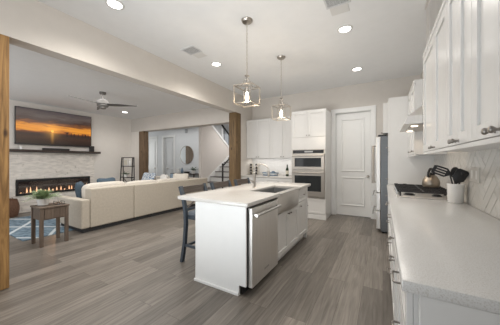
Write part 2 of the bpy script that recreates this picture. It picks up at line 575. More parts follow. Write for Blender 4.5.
def prism(bm, poly, z0, z1, axis='z', bev=0.0):
    """extruded polygon; axis z: poly in (x,y); x: (y,z); y: (x,z)"""
    def P(a, b2, c):
        return {'z': (a, b2, c), 'x': (c, a, b2), 'y': (a, c, b2)}[axis]
    lo = [bm.verts.new(P(a, b2, z0)) for a, b2 in poly]
    hi = [bm.verts.new(P(a, b2, z1)) for a, b2 in poly]
    fs = [bm.faces.new(lo), bm.faces.new(hi)]
    n = len(poly)
    for i in range(n):
        j = (i + 1) % n
        fs.append(bm.faces.new((lo[i], lo[j], hi[j], hi[i])))
    bmesh.ops.recalc_face_normals(bm, faces=fs)
    if bev:
        es = list({e for f in fs for e in f.edges})
        bmesh.ops.bevel(bm, geom=es, offset=bev, segments=2, affect='EDGES', profile=0.5)
    return bm


def sphere(bm, c, rx, ry=None, rz=None, seg=16):
    ry = ry or rx
    rz = rz or rx
    r = bmesh.ops.create_uvsphere(bm, u_segments=seg, v_segments=seg // 2, radius=1)
    for v in r['verts']:
        v.co = Vector((c[0] + v.co.x * rx, c[1] + v.co.y * ry, c[2] + v.co.z * rz))
    return bm


def cushion(bm, c, w, d, h, rot=(0, 0, 0), e1=0.35, e2=0.35, seg=28, pinch=0.0):
    """soft box: superellipsoid, optional pinched corners like a throw pillow"""
    m = Euler(rot).to_matrix()
    f = lambda v, e: math.copysign(abs(v) ** e, v)
    rows = []
    nv = seg // 2
    for i in range(nv + 1):
        a = -PI / 2 + PI * i / nv
        row = []
        for j in range(seg):
            b2 = 2 * PI * j / seg
            x = f(math.cos(a), e1) * f(math.cos(b2), e2)
            y = f(math.cos(a), e1) * f(math.sin(b2), e2)
            z = f(math.sin(a), e1)
            k = 1 - pinch * (1 - abs(x * y)) * 0.12
            z2 = z * (1 - pinch * 0.75 * max(abs(x), abs(y)) ** 3)
            row.append(bm.verts.new(Vector(c) + m @ Vector((x * k * w / 2, y * k * d / 2, z2 * h / 2))))
        rows.append(row)
    for a, b2 in zip(rows, rows[1:]):
        for j in range(seg):
            k = (j + 1) % seg
            bm.faces.new((a[j], a[k], b2[k], b2[j]))
    bmesh.ops.remove_doubles(bm, verts=bm.verts, dist=1e-5)
    return bm


ORG = {}


def link(name, bm, m, parent=None, smooth=None, org=None):
    """ONE mesh object; world coordinates are shifted to the thing's own base"""
    if parent is not None:
        org = ORG.get(parent.name, Vector((0, 0, 0)))
    org = Vector(org) if org is not None else Vector((0, 0, 0))
    bmesh.ops.recalc_face_normals(bm, faces=bm.faces[:])
    for v in bm.verts:
        v.co -= org
    me = bpy.data.meshes.new(name)
    bm.to_mesh(me)
    bm.free()
    me.materials.append(m)
    if smooth:
        for p in me.polygons:
            p.use_smooth = True
        if smooth != 'all':
            me.set_sharp_from_angle(angle=R(38))
    o = bpy.data.objects.new(name, me)
    COL.objects.link(o)
    if parent is not None:
        o.parent = parent
        ORG[o.name] = org
    else:
        o.location = org
        ORG[o.name] = org
    return o


def tag(o, label=None, cat=None, group=None, kind=None):
    if label:
        o['label'] = label
    if cat:
        o['category'] = cat
    if group:
        o['group'] = group
    if kind:
        o['kind'] = kind
    return o


def thing(name, label, cat, loc=(0, 0, 0), rotz=0.0, group=None, local=False):
    o = bpy.data.objects.new(name, None)
    o.empty_display_size = 0.1
    COL.objects.link(o)
    o.location = loc
    o.rotation_euler = (0, 0, rotz)
    ORG[o.name] = Vector((0, 0, 0)) if local else Vector(loc)
    return tag(o, label, cat, group)


def solid(name, bm, m, label, cat, org, group=None, smooth=True):
    o = link(name, bm, m, None, smooth, org)
    return tag(o, label, cat, group)


def struct(name, bm, m, parent=None, smooth=None):
    o = link(name, bm, m, parent, smooth)
    if parent is None:
        o['kind'] = 'structure'
    return o


def dup(root, loc, rotz=None, label=None, group=None):
    r = root.copy()
    COL.objects.link(r)
    r.location = loc
    if rotz is not None:
        r.rotation_euler = (0, 0, rotz)
    if label:
        r['label'] = label
    if group:
        r['group'] = group
    for ch in list(root.children):
        c = ch.copy()
        COL.objects.link(c)
        c.parent = r
        for g in list(ch.children):
            d = g.copy()
            COL.objects.link(d)
            d.parent = c
    return r


B = bmesh.new


def bx(*a, **k):
    return box(B(), *a, **k)


# ================================================================== SETTING
KX, WX = -3.31, 0.672          # kitchen left wall / beam face, right wall
KY = 5.82                      # kitchen back wall
LX = -7.85                     # fireplace wall
ZC, ZL = 3.08, 2.80            # kitchen ceiling, living ceiling
Y0 = -1.6

struct('floor', bx(-12.2, WX + 0.15, Y0, 10.2, -0.1, 0), M['floor'])
struct('ceiling', bx(KX - 0.2, WX + 0.15, Y0, KY + 0.12, ZC, ZC + 0.1), M['ceiling'])
struct('ceiling', bx(-12.2, KX - 0.2, Y0, 10.2, ZL, ZL + 0.1), M['ceiling'])
struct('wall_right', bx(WX, WX + 0.14, Y0, KY, 0, ZC), M['wall'])
bm = bx(KX - 0.2, -1.0, KY, KY + 0.12, 0, ZC)
box(bm, -1.0, -0.23, KY, KY + 0.12, 2.452, ZC)
box(bm, -0.23, WX + 0.14, KY, KY + 0.12, 0, ZC)
struct('wall_back', bm, M['wall'])
struct('wall_left', bx(KX - 0.2, KX, 5.19, KY, 0, ZC), M['wall'])
struct('wall_beam', bx(KX - 0.2, KX, Y0, 5.19, 2.575, ZC), M['wall'])
struct('wall_fireplace', bx(LX - 0.15, LX, Y0, 5.2, 0, ZL), M['wall_living'])
struct('wall_header', bx(LX, KX - 0.2, 4.95, 5.2, 2.335, ZL), M['wall'])
struct('wall_corner', bx(LX, -7.402, 4.95, 5.2, 0, 2.335), M['wall_living'])
bm = bx(-12.2, -10.62, 7.5, 7.62, 0, ZL)
box(bm, -9.80, -9.28, 7.5, 7.62, 0, ZL)
box(bm, -8.55, -5.72, 7.5, 7.62, 0, ZL)
box(bm, -10.62, -9.80, 7.5, 7.62, 2.44, ZL)
box(bm, -9.28, -8.55, 7.5, 7.62, 2.44, ZL)
struct('wall_foyer', bm, M['wall_foyer'])
struct('wall_foyer_front', bx(-12.2, LX - 0.15, 5.08, 5.2, 0, ZL), M['wall_foyer'])
sd = struct('door_4', bx(-10.08, -9.25, 5.2, 5.24, 0.01, 2.2, 0.003), M['beam2'])  # unseen brown door added only to colour the mirror's reflection
link('door_panel', bx(-9.95, -9.38, 5.24, 5.25, 0.2, 2.05, 0.004), M['beam2'], sd)
struct('wall_entry', bx(-12.2, -12.08, 5.2, 7.5, 0, ZL), M['wall_foyer'])
# stair wall with a sloping top under the upper flight
struct('wall_stair', prism(B(), [(6.15, 0), (10, 0), (10, 1.555), (8.2, 1.555), (6.43, ZL), (6.15, ZL)], -5.72, -5.60, 'x'), M['wall_stair'])
struct('wall_stairwell', bx(-5.72, -3.6, 10, 10.12, 0, ZL), M['wall_stair'])
struct('wall_passage', bx(-3.72, -3.6, 5.95, 10, 0, ZL), M['wall_stair'])
struct('trim_1', prism(B(), [(8.2, 1.557), (6.43, ZL - 0.001), (6.57, ZL - 0.001), (8.2, 1.655)], -5.74, -5.575, 'x'), M['trim'])

# baseboards
struct('baseboard_back', bx(-0.15, WX, KY - 0.016, KY, 0, 0.13, 0.003), M['trim'])
struct('baseboard_fireplace', bx(LX, LX + 0.016, Y0, 1.80, 0, 0.13, 0.003), M['trim'])
struct('baseboard_fireplace', bx(LX, LX + 0.016, 3.74, 4.95, 0, 0.13, 0.003), M['trim'])
struct('baseboard_corner', bx(LX + 0.016, -7.402, 4.934, 4.95, 0, 0.13, 0.003), M['trim'])
struct('baseboard_foyer', bx(-8.44, -5.74, 7.484, 7.5, 0, 0.13, 0.003), M['trim'])


# panelled doors
def door(n, x0, x1, ztop, yw, knob_x, m, recess=0.05, two=True):
    s = link(f'door_{n}', bx(x0, x1, yw + recess, yw + recess + 0.04, 0.012, ztop, 0.002), m)
    s['kind'] = 'structure'
    bm = B()
    wd = x1 - x0
    st = 0.115 * min(1, wd / 0.7)
    zs = [(0.24, 0.92), (1.05, ztop - 0.14)] if two else [(0.2, ztop - 0.14)]
    for (za, zb) in zs:
        y = yw + recess
        # raised moulding frame and field
        for (a, b2, c, d) in ((x0 + st, x1 - st, za, za + 0.03), (x0 + st, x1 - st, zb - 0.03, zb)):
            box(bm, a, b2, y - 0.018, y + 0.002, c, d, 0.007)
        for (a, b2) in ((x0 + st, x0 + st + 0.03), (x1 - st - 0.03, x1 - st)):
            box(bm, a, b2, y - 0.018, y + 0.002, za + 0.03, zb - 0.03, 0.007)
        box(bm, x0 + st + 0.07, x1 - st - 0.07, y - 0.006, y + 0.002, za + 0.07, zb - 0.07, 0.004)
    link('door_panel', bm, m, s)
    bm = B()
    lathe(bm, [(0.03, 0), (0.03, -0.008), (0.011, -0.010), (0.011, -0.035), (0.026, -0.042), (0.029, -0.055), (0.022, -0.068), (0.004, -0.071)], knob_x, yw + recess, 0.95, 18, 'y')
    link('door_handle', bm, M['nickel'], s, True)
    return s


def casing(n, x0, x1, ztop, yw, wd=0.095):
    bm = bx(x0 - wd, x0, yw - 0.02, yw, 0, ztop + wd, 0.003)
    box(bm, x1, x1 + wd, yw - 0.02, yw, 0, ztop + wd, 0.003)
    box(bm, x0, x1, yw - 0.02, yw, ztop, ztop + wd, 0.003)
    box(bm, x0, x0 + 0.012, yw, yw + 0.11, 0, ztop)
    box(bm, x1 - 0.012, x1, yw, yw + 0.11, 0, ztop)
    box(bm, x0 + 0.012, x1 - 0.012, yw, yw + 0.11, ztop - 0.012, ztop)
    return struct(f'trim_{n}', bm, M['trim'])


casing(2, -1.0, -0.23, 2.452, KY)
door(1, -0.985, -0.245, 2.437, KY, -0.30, M['trim'])
casing(3, -10.62, -9.80, 2.44, 7.5)
door(2, -10.605, -9.815, 2.425, 7.5, -9.93, M['trim'])
casing(4, -9.28, -8.55, 2.44, 7.5)
door(3, -9.265, -8.565, 2.425, 7.5, -9.02, M['door3'], 0.06)

# herringbone-laid glazed tile on the right wall, real tiles standing proud of the grout
bm = B()
ya, yb, za, zb = 0.72, 4.37, 0.915, 1.39
tl, tw, g = 0.30, 0.075, 0.004


def clip_poly(poly, ya, yb, za, zb):
    def cut(p, f, inter):
        out = []
        for i in range(len(p)):
            a, b2 = p[i], p[(i + 1) % len(p)]
            if f(a):
                out.append(a)
                if not f(b2):
                    out.append(inter(a, b2))
            elif f(b2):
                out.append(inter(a, b2))
        return out

    def iy(v):
        return lambda a, b2: (v, a[1] + (b2[1] - a[1]) * (v - a[0]) / (b2[0] - a[0]))

    def iz(v):
        return lambda a, b2: (a[0] + (b2[0] - a[0]) * (v - a[1]) / (b2[1] - a[1]), v)
    for f, it in ((lambda q: q[0] >= ya, iy(ya)), (lambda q: q[0] <= yb, iy(yb)), (lambda q: q[1] >= za, iz(za)), (lambda q: q[1] <= zb, iz(zb))):
        if len(poly) < 3:
            return []
        poly = cut(poly, f, it)
    return poly


c45 = math.sqrt(0.5)
nn = 4
for i in range(-60, 60):
    for j in range(-16, 16):
        # classic herringbone lattice: one flat and one upright tile per cell
        ox = i * tw + j * 2 * nn * tw / 2
        oy = i * tw - j * 2 * nn * tw / 2
        for (x0, y0, x1, y1) in ((ox, oy, ox + tl, oy + tw), (ox, oy + tw, ox + tw, oy + tw + tl)):
            q = [(x0 + g / 2, y0 + g / 2), (x1 - g / 2, y0 + g / 2), (x1 - g / 2, y1 - g / 2), (x0 + g / 2, y1 - g / 2)]
            p = [((a - b2) * c45 + 2.0, (a + b2) * c45 + 1.1) for a, b2 in q]
            if min(v[0] for v in p) > yb or max(v[0] for v in p) < ya or min(v[1] for v in p) > zb or max(v[1] for v in p) < za:
                continue
            p = clip_poly(p, ya, yb, za, zb)
            if len(p) >= 3:
                cy_ = sum(v[0] for v in p) / len(p)
                cz_ = sum(v[1] for v in p) / len(p)
                t1, t2 = random.uniform(-.004, .004), random.uniform(-.004, .004)
                lo = [bm.verts.new((WX - 0.002, a, b2)) for a, b2 in p]
                hi = [bm.verts.new((WX - 0.008 + (a - cy_) * t1 + (b2 - cz_) * t2, a, b2)) for a, b2 in p]
                bm.faces.new(hi)
                for k in range(len(p)):
                    l2 = (k + 1) % len(p)
                    bm.faces.new((lo[k], lo[l2], hi[l2], hi[k]))
bsp = struct('wall_backsplash', bx(WX - 0.004, WX, ya, yb, za, zb), M['grout'])
link('tile_field', bm, M['tile'], bsp)
# white tile behind the far worktop
bm = B()
for r in range(6):
    off = 0.075 if r % 2 else 0
    x = KX + off - 0.15
    while x < -1.87:
        a, b2 = max(x, KX), min(x + 0.148, -1.87)
        if b2 - a > 0.01:
            box(bm, a, b2, KY - 0.009, KY - 0.002, 0.917 + r * 0.0757, 0.917 + r * 0.0757 + 0.074)
        x += 0.151
bsb = struct('wall_backsplash', bx(KX, -1.87, KY - 0.004, KY, 0.916, 1.372), M['grout'])
link('tile_field', bm, M['cab'], bsb)

# ================================================================== WOODEN POSTS
solid('wooden_post', bx(KX - 0.21, KX + 0.002, 0.55, 0.777, 0, 2.575, 0.006), M['beam'],
      'rustic brown wooden post cut off by the left edge of the picture', 'post', (KX - 0.1, 0.66, 0))
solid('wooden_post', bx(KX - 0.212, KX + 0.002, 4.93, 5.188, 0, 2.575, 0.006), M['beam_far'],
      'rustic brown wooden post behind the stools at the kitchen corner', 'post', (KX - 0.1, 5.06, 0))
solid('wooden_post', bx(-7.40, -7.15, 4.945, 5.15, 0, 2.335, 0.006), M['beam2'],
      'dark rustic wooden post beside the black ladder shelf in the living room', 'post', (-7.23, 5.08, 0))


# ================================================================== CABINETRY
def shaker(bm, x0, x1, z0, z1, y=0.0, t=0.02, fr=0.06):
    """frame and recessed field, front face at y - t"""
    fr = min(fr, (x1 - x0) * 0.3, (z1 - z0) * 0.3)
    box(bm, x0, x0 + fr, y - t, y, z0, z1, 0.0015)
    box(bm, x1 - fr, x1, y - t, y, z0, z1, 0.0015)
    box(bm, x0 + fr, x1 - fr, y - t, y, z0, z0 + fr, 0.0015)
    box(bm, x0 + fr, x1 - fr, y - t, y, z1 - fr, z1, 0.0015)
    box(bm, x0 + fr, x1 - fr, y - t + 0.011, y, z0 + fr, z1 - fr)
    return bm


def knob_bm(x, z, y=-0.02):
    return lathe(B(), [(0.009, 0), (0.006, -0.004), (0.0055, -0.014), (0.009, -0.019), (0.0125, -0.024), (0.0125, -0.029), (0.009, -0.034), (0.002, -0.035)], x, y, z, 16, 'y')


def pull_bm(x, z, half=0.055, y=-0.02):
    bm = B()
    tube(bm, [(x - half, y, z), (x - half, y - 0.026, z), (x - half + 0.008, y - 0.03, z), (x + half - 0.008, y - 0.03, z), (x + half, y - 0.026, z), (x + half, y, z)], 0.005, 8)
    return bm


def cabinet(name, label, cat, loc, rotz, W, D, z0, z1, fronts, group=None, toe=0.0, plinth=False, m='cab'):
    """local frame: x along the front, y into the wall, front of carcass at y = 0"""
    t = thing(name, label, cat, loc, rotz, group, local=True)
    zb = z0 + toe
    link('body', bx(0.0005, W - 0.0005, 0, D, zb, z1, 0.001), M[m], t)
    if toe:
        link('toe_kick', bx(0.0, W, 0.055, 0.075, z0, zb), M[m], t)
        link('toe_kick', bx(0.0, W, D - 0.02, D, z0, zb), M[m], t)
    for (kind, x0, x1, za, zc, hw) in fronts:
        fr = 0.06 if kind == 'door' else 0.045
        g2 = 0.0025
        if kind == 'panel':
            link('panel', bx(x0 + g2, x1 - g2, -0.02, -0.001, za + g2, zc - g2, 0.0015), M[m], t)
            continue
        d = link(kind, shaker(B(), x0 + g2, x1 - g2, za + g2, zc - g2, -0.001, 0.019, fr), M[m], t)
        for h in hw:
            if h[0] == 'knob':
                link('knob', knob_bm(h[1], h[2]), M['pewter'], d, True)
            else:
                link('handle', pull_bm(h[1], h[2], h[3] if len(h) > 3 else 0.055), M['pewter'], d, True)
    return t


# --- right wall: upper cabinets (facing the aisle, -X)
ZU0, ZU1 = 1.385, 2.335
UX = 0.358
spec = [
    ('white upper cabinet with one door right beside the range hood', 2.78, 2.22, [('s', 0.035)]),
    ('narrow white upper cabinet with one door second from the range hood', 2.22, 1.82, [('e',)]),
    ('white two door upper cabinet third from the range hood', 1.82, 1.36, [('d',)]),
    ('white two door upper cabinet nearest the camera above the crock side', 1.36, 0.82, [('d',)]),
]
for lab, yfar, ynear, how in spec:
    W = yfar - ynear
    kz = ZU0 + 0.02
    if how[0][0] == 's':
        fr = [('door', 0, W, ZU0, ZU1 - 0.045, [('knob', W - 0.03, kz)])]
    elif how[0][0] == 'e':
        fr = [('door', 0, W, ZU0, ZU1 - 0.045, [('knob', 0.03, kz)])]
    else:
        fr = [('door', 0, W / 2, ZU0, ZU1 - 0.045, [('knob', W / 2 - 0.028, kz)]), ('door', W / 2, W, ZU0, ZU1 - 0.045, [('knob', W / 2 + 0.028, kz)])]
    t = cabinet('upper_cabinet', lab, 'cabinet', (UX, yfar, 0), -PI / 2, W, WX - UX - 0.001, ZU0, ZU1, fr, 'upper cabinets on the right wall')
    bm = bx(0, W, -0.024, 0.0, ZU1 - 0.043, ZU1, 0.004)
    link('crown', bm, M['cab'], t)
    link('light_rail', bx(0, W, -0.018, 0.0, ZU0 - 0.022, ZU0 - 0.0005, 0.002), M['cab'], t)

t = cabinet('upper_cabinet', 'white upper cabinet between the range hood and the tall pantry panel', 'cabinet', (UX + 0.005, 4.375, 0), -PI / 2, 0.805, WX - UX - 0.006, ZU0, ZU1,
            [('door', 0, 0.4, ZU0, ZU1 - 0.045, [('knob', 0.37, ZU0 + 0.042)]), ('door', 0.4, 0.805, ZU0, ZU1 - 0.045, [('knob', 0.775, ZU0 + 0.042)])], 'upper cabinets on the right wall')
link('crown', bx(0, 0.805, -0.024, 0, ZU1 - 0.043, ZU1, 0.004), M['cab'], t)
link('light_rail', bx(0, 0.805, -0.018, 0.0, ZU0 - 0.022, ZU0 - 0.0005, 0.002), M['cab'], t)

# --- right wall: base cabinets
BX = 0.088
base = [
    ('white drawer base cabinet at the near end of the right worktop', 1.50, 0.93, 'dr'),
    ('white two door base cabinet second from the near worktop end', 2.20, 1.50, 'dd'),
    ('white drawer base cabinet just before the gas cooktop', 2.86, 2.20, 'dr'),
    ('white base cabinet with wide drawers under the gas cooktop', 3.80, 2.86, 'dr'),
    ('narrow white base cabinet between cooktop and tall pantry cabinet', 4.375, 3.80, 'dd'),
]
for lab, yfar, ynear, how in base:
    W = yfar - ynear
    if how == 'dr':
        fr = [('drawer', 0, W, a, b2, [('handle', W / 2, (a + b2) / 2 + 0.01)]) for a, b2 in ((0.11, 0.39), (0.39, 0.68), (0.68, 0.86))]
    else:
        fr = [('drawer', 0, W, 0.68, 0.86, [('knob', W / 2, 0.77)]),
              ('door', 0, W / 2, 0.11, 0.68, [('knob', W / 2 - 0.03, 0.63)]), ('door', W / 2, W, 0.11, 0.68, [('knob', W / 2 + 0.03, 0.63)])]
    cabinet('base_cabinet', lab, 'cabinet', (BX, yfar, 0), -PI / 2, W, WX - BX - 0.001, 0, 0.875, fr, 'base cabinets along the right wall', toe=0.1)
solid('cabinet_end_panel', bx(BX + 0.012, WX - 0.001, 0.895, 0.92, 0, 0.875, 0.002), M['cab'],
      'flat white end panel closing the near end of the right worktop', 'panel', (0.38, 0.887, 0), smooth=None)
solid('countertop', prism(B(), [(0.052, 0.887), (WX - 0.009, 0.887), (WX - 0.009, 4.374), (0.052, 4.374)], 0.876, 0.915, 'z', 0.006), M['quartz'],
      'long speckled grey quartz worktop along the right wall', 'worktop', (0.36, 2.6, 0.876))

# --- tall pantry cabinet, fridge, cabinet above it
cabinet('pantry_cabinet', 'tall white pantry cabinet with plain side between worktop and fridge', 'cabinet', (0.095, 4.72, 0), -PI / 2, 0.34, WX - 0.096, 0, ZU1,
        [('door', 0, 0.34, 0.11, 1.45, [('knob', 0.30, 1.0)]), ('door', 0, 0.34, 1.45, ZU1, [('knob', 0.30, 1.52)])], toe=0.1)
t = cabinet('fridge_cabinet', 'white cabinet over the steel fridge', 'cabinet', (0.02, 5.66, 0), -PI / 2, 0.935, WX - 0.021, 1.80, ZU1,
            [('door', 0, 0.467, 1.80, ZU1, [('knob', 0.44, 1.85)]), ('door', 0.467, 0.935, 1.80, ZU1, [('knob', 0.5, 1.85)])])
fx, fy0, fy1 = -0.11, 4.745, 5.645
t = thing('refrigerator', 'stainless steel refrigerator with grey side next to the white panelled door', 'refrigerator', (0.3, 5.19, 0))
link('body', bx(fx + 0.075, WX - 0.03, fy0, fy1, 0.03, 1.745, 0.004), M['fridge_side'], t)
link('kick_grille', bx(fx + 0.10, fx + 0.12, fy0 + 0.02, fy1 - 0.02, 0.0, 0.03), M['black'], t)
link('rear_foot', bx(WX - 0.12, WX - 0.08, fy0 + 0.05, fy1 - 0.05, 0.0, 0.03), M['black'], t)
fm = (fy0 + fy1) / 2
for a, b2, hy in ((fy0, fm - 0.003, fm - 0.06), (fm + 0.003, fy1, fm + 0.06)):
    d = link('door', bx(fx, fx + 0.07, a, b2, 0.73, 1.735, 0.008, 2), M['steel'], t)
    bm = B()
    tube(bm, [(fx, hy, 0.88), (fx - 0.05, hy, 0.88)], 0.009)
    tube(bm, [(fx, hy, 1.60), (fx - 0.05, hy, 1.60)], 0.009)
    tube(bm, [(fx - 0.062, hy, 0.86), (fx - 0.062, hy, 1.60)], 0.024, 12)
    link('handle', bm, M['nickel'], d, True)
for a, b2 in ((0.40, 0.722), (0.07, 0.392)):
    d = link('drawer', bx(fx, fx + 0.07, fy0, fy1, a, b2, 0.008, 2), M['steel'], t)
    bm = B()
    zz = b2 - 0.06
    for yy in (fy0 + 0.12, fy1 - 0.12):
        tube(bm, [(fx, yy, zz), (fx - 0.05, yy, zz)], 0.009)
    tube(bm, [(fx - 0.055, fy0 + 0.06, zz), (fx - 0.055, fy1 - 0.06, zz)], 0.014, 12)
    link('handle', bm, M['bright_steel'], d, True)
link('hinge_cover', bx(fx + 0.03, fx + 0.16, fy0 + 0.01, fy0 + 0.07, 1.745, 1.775, 0.004), M['black'], t)

# --- back wall: tall oven cabinet
OY = 5.15
OX0, OX1 = -1.865, -1.085
t = cabinet('oven_cabinet', 'tall white cabinet built around the double oven', 'cabinet', (OX0, OY + 0.02, 0), 0, OX1 - OX0, KY - OY - 0.021, 0, 2.46,
            [('door', 0, 0.39, 1.845, 2.44, [('knob', 0.36, 1.885)]), ('door', 0.39, 0.78, 1.845, 2.44, [('knob', 0.42, 1.885)]),
             ('panel', 0, 0.78, 1.565, 1.845, []), ('drawer', 0, 0.78, 0.12, 0.46, [('knob', 0.39, 0.29)])])
link('plinth', bx(-0.012, 0.792, -0.03, 0.0, 0, 0.10, 0.004), M['cab'], t)
t = thing('double_oven', 'stainless steel double wall oven with dark windows', 'oven', (-1.47, OY, 0.49))
ox0, ox1 = OX0 + 0.018, OX1 - 0.018
link('frame', bx(ox0, ox1, OY - 0.012, OY + 0.018, 0.47, 1.563, 0.003), M['oven_steel'], t)
cp = link('control_panel', bx(ox0 + 0.02, ox1 - 0.02, OY - 0.022, OY - 0.012, 1.475, 1.55, 0.002), M['ctrl'], t)
link('display', bx(-1.55, -1.36, OY - 0.0235, OY - 0.022, 1.495, 1.53), M['chime'], cp)
for (a, b2, wa, wb) in ((1.105, 1.46, 1.17, 1.37), (0.50, 1.08, 0.62, 0.97)):
    d = link('oven_door', bx(ox0 + 0.004, ox1 - 0.004, OY - 0.042, OY - 0.012, a, b2, 0.004), M['oven_steel'], t)
    link('window', bx(ox0 + 0.07, ox1 - 0.07, OY - 0.045, OY - 0.042, wa, wb, 0.001), M['dark_glass'], d)
    bm = B()
    hz = b2 - 0.045
    for xx in (ox0 + 0.05, ox1 - 0.05):
        tube(bm, [(xx, OY - 0.042, hz), (xx, OY - 0.085, hz)], 0.008)
    tube(bm, [(ox0 + 0.03, OY - 0.088, hz), (ox1 - 0.03, OY - 0.088, hz)], 0.012, 12)
    link('handle', bm, M['nickel'], d, True)

# --- back wall: upper and base cabinets, worktop
for lab, x0, x1 in (('white two door upper cabinet in the left corner above the spice jars', KX + 0.005, -2.588),
                    ('white two door upper cabinet next to the tall oven cabinet', -2.588, OX0 - 0.002)):
    W = x1 - x0
    t = cabinet('upper_cabinet', lab, 'cabinet', (x0, 5.49, 0), 0, W, KY - 5.491, 1.372, 2.44,
                [('door', 0, W / 2, 1.372, 2.42, [('knob', W / 2 - 0.035, 1.41)]), ('door', W / 2, W, 1.372, 2.42, [('knob', W / 2 + 0.035, 1.41)])], 'upper cabinets on the back wall')
for lab, x0, x1 in (('white base cabinet under the far worktop in the left corner', KX + 0.005, -2.588),
                    ('white base cabinet under the far worktop next to the ovens', -2.588, OX0 - 0.002)):
    W = x1 - x0
    cabinet('base_cabinet', lab, 'cabinet', (x0, 5.22, 0), 0, W, KY - 5.221, 0, 0.875,
            [('drawer', 0, W, 0.70, 0.865, [('knob', W / 2, 0.785)]), ('door', 0, W / 2, 0.11, 0.70, [('knob', W / 2 - 0.035, 0.65)]), ('door', W / 2, W, 0.11, 0.70, [('knob', W / 2 + 0.035, 0.65)])],
            'base cabinets on the back wall', toe=0.1)
solid('countertop', bx(KX + 0.001, OX0 - 0.001, 5.185, KY - 0.01, 0.876, 0.915, 0.004, 2), M['island_quartz'],
      'white worktop along the back wall under the spice jars', 'worktop', (-2.6, 5.5, 0.876))

# ================================================================== ISLAND
IX0, IX1, IY0, IY1 = -1.765, -1.122, 1.865, 3.845
t = thing('island_end_panel', 'plain white island end panel facing the camera beside the dishwasher', 'panel', (-1.45, IY0, 0))
link('panel', prism(B(), [(IX0, 0), (-1.20, 0), (-1.20, 0.10), (IX1, 0.10), (IX1, 0.875), (IX0, 0.875)], IY0 - 0.02, IY0, 'y', 0.001), M['trim'], t)
link('shoe_moulding', bx(IX0 - 0.012, -1.20, IY0 - 0.034, IY0 - 0.0205, 0, 0.03, 0.004), M['trim'], t)
solid('island_back_panel', bx(IX0, IX0 + 0.01, IY0 + 0.001, IY1 - 0.021, 0, 0.875, 0.001), M['trim'], 'long white island back panel behind the bar stools', 'panel', (IX0, 2.86, 0), smooth=None)
solid('island_end_panel', bx(IX0, IX1, IY1 - 0.02, IY1, 0, 0.875, 0.001), M['cab'], 'white island end panel at the far end toward the ovens', 'panel', (-1.45, IY1, 0), smooth=None)
# dishwasher
dy0, dy1 = 1.885, 2.515
t = thing('dishwasher', 'stainless steel dishwasher in the near end of the island', 'dishwasher', (-1.4, 2.2, 0))
link('tub', bx(-1.72, IX1 - 0.004, dy0 + 0.006, dy1 - 0.006, 0.09, 0.868), M['gasket'], t)
link('toe_kick', bx(-1.19, -1.18, dy0, dy1, 0, 0.09), M['black'], t)
link('rear_foot', bx(-1.70, -1.66, dy0 + 0.05, dy1 - 0.05, 0, 0.09), M['black'], t)
d = link('door', bx(IX1 - 0.003, IX1 + 0.042, dy0 + 0.010, dy1 - 0.005, 0.075, 0.845, 0.006, 2), M['steel'], t)
bm = B()
for yy in (dy0 + 0.05, dy1 - 0.05):
    box(bm, IX1 + 0.04, IX1 + 0.085, yy - 0.012, yy + 0.012, 0.765, 0.79, 0.003)
tube(bm, [(IX1 + 0.085, dy0 + 0.02, 0.778), (IX1 + 0.085, dy1 - 0.02, 0.778)], 0.014, 12)
link('handle', bm, M['bright_steel'], d, True)
link('badge', bx(IX1 + 0.042, IX1 + 0.0435, dy0 + 0.27, dy0 + 0.38, 0.155, 0.172), M['bright_steel'], d)
# cabinets (facing +X): local x runs along +Y
sy0, sy1 = 2.52, 3.345
W = sy1 - sy0
t = cabinet('sink_cabinet', 'white two door island cabinet under the farmhouse sink', 'cabinet', (IX1, sy0, 0), PI / 2, W, 0.63, 0, 0.655,
            [('door', 0, W / 2, 0.11, 0.645, [('knob', W / 2 - 0.035, 0.60)]), ('door', W / 2, W, 0.11, 0.645, [('knob', W / 2 + 0.035, 0.60)])], toe=0.1)
W = IY1 - 0.02 - sy1 - 0.003
t = cabinet('drawer_cabinet', 'white island cabinet with drawer and door at the far end', 'cabinet', (IX1, sy1 + 0.002, 0), PI / 2, W, 0.63, 0, 0.874,
            [('drawer', 0, W, 0.665, 0.865, [('knob', W / 2, 0.765)]), ('door', 0, W, 0.11, 0.665, [('knob', 0.06, 0.61)])], toe=0.1)
# worktop with the sink bay cut out of its front edge
cx0, cx1, cy0, cy1 = -1.965, -1.062, 1.775, 3.88
sx0, ka, kb = -1.50, 2.53, 3.336
solid('countertop', prism(B(), [(cx0, cy0), (cx1, cy0), (cx1, ka), (sx0, ka), (sx0, kb), (cx1, kb), (cx1, cy1), (cx0, cy1)], 0.876, 0.915, 'z', 0.005), M['island_quartz'],
      'white quartz island worktop with a sink bay in its edge', 'worktop', (-1.5, 2.85, 0.876))
# farmhouse sink: basin and bowed apron
t = thing('farmhouse_sink', 'stainless farmhouse sink with bowed apron set in the island', 'sink', (-1.28, 2.93, 0.66))
bm = B()
y0, y1, xa, xb = ka - 0.008, kb + 0.006, sx0 - 0.012, -1.115
box(bm, xa, xb, y0, y1, 0.665, 0.68)
box(bm, xa, xa + 0.014, y0, y1, 0.68, 0.874)
box(bm, xa + 0.014, xb, y0, y0 + 0.014, 0.68, 0.874)
box(bm, xa + 0.014, xb, y1 - 0.014, y1, 0.68, 0.874)
link('basin', bm, M['sink_steel'], t)
pts = []
for i in range(13):
    f = i / 12
    yy = ka + 0.004 + (kb - ka - 0.008) * f
    pts.append((-1.095 + 0.04 * math.sin(PI * f) ** 0.8, yy))
link('apron', prism(B(), [(-1.119, pts[0][1])] + pts + [(-1.119, pts[-1][1])], 0.66, 0.89, 'z', 0.003), M['apron'], t, True)
link('rim', bx(-1.16, -1.066, ka + 0.004, kb - 0.004, 0.8905, 0.902, 0.003), M['bright_steel'], t)
link('drain', lathe(B(), [(0.045, 0), (0.045, 0.004), (0.03, 0.004), (0.028, 0.001)], -1.30, 2.93, 0.68, 20), M['bright_steel'], t, True)
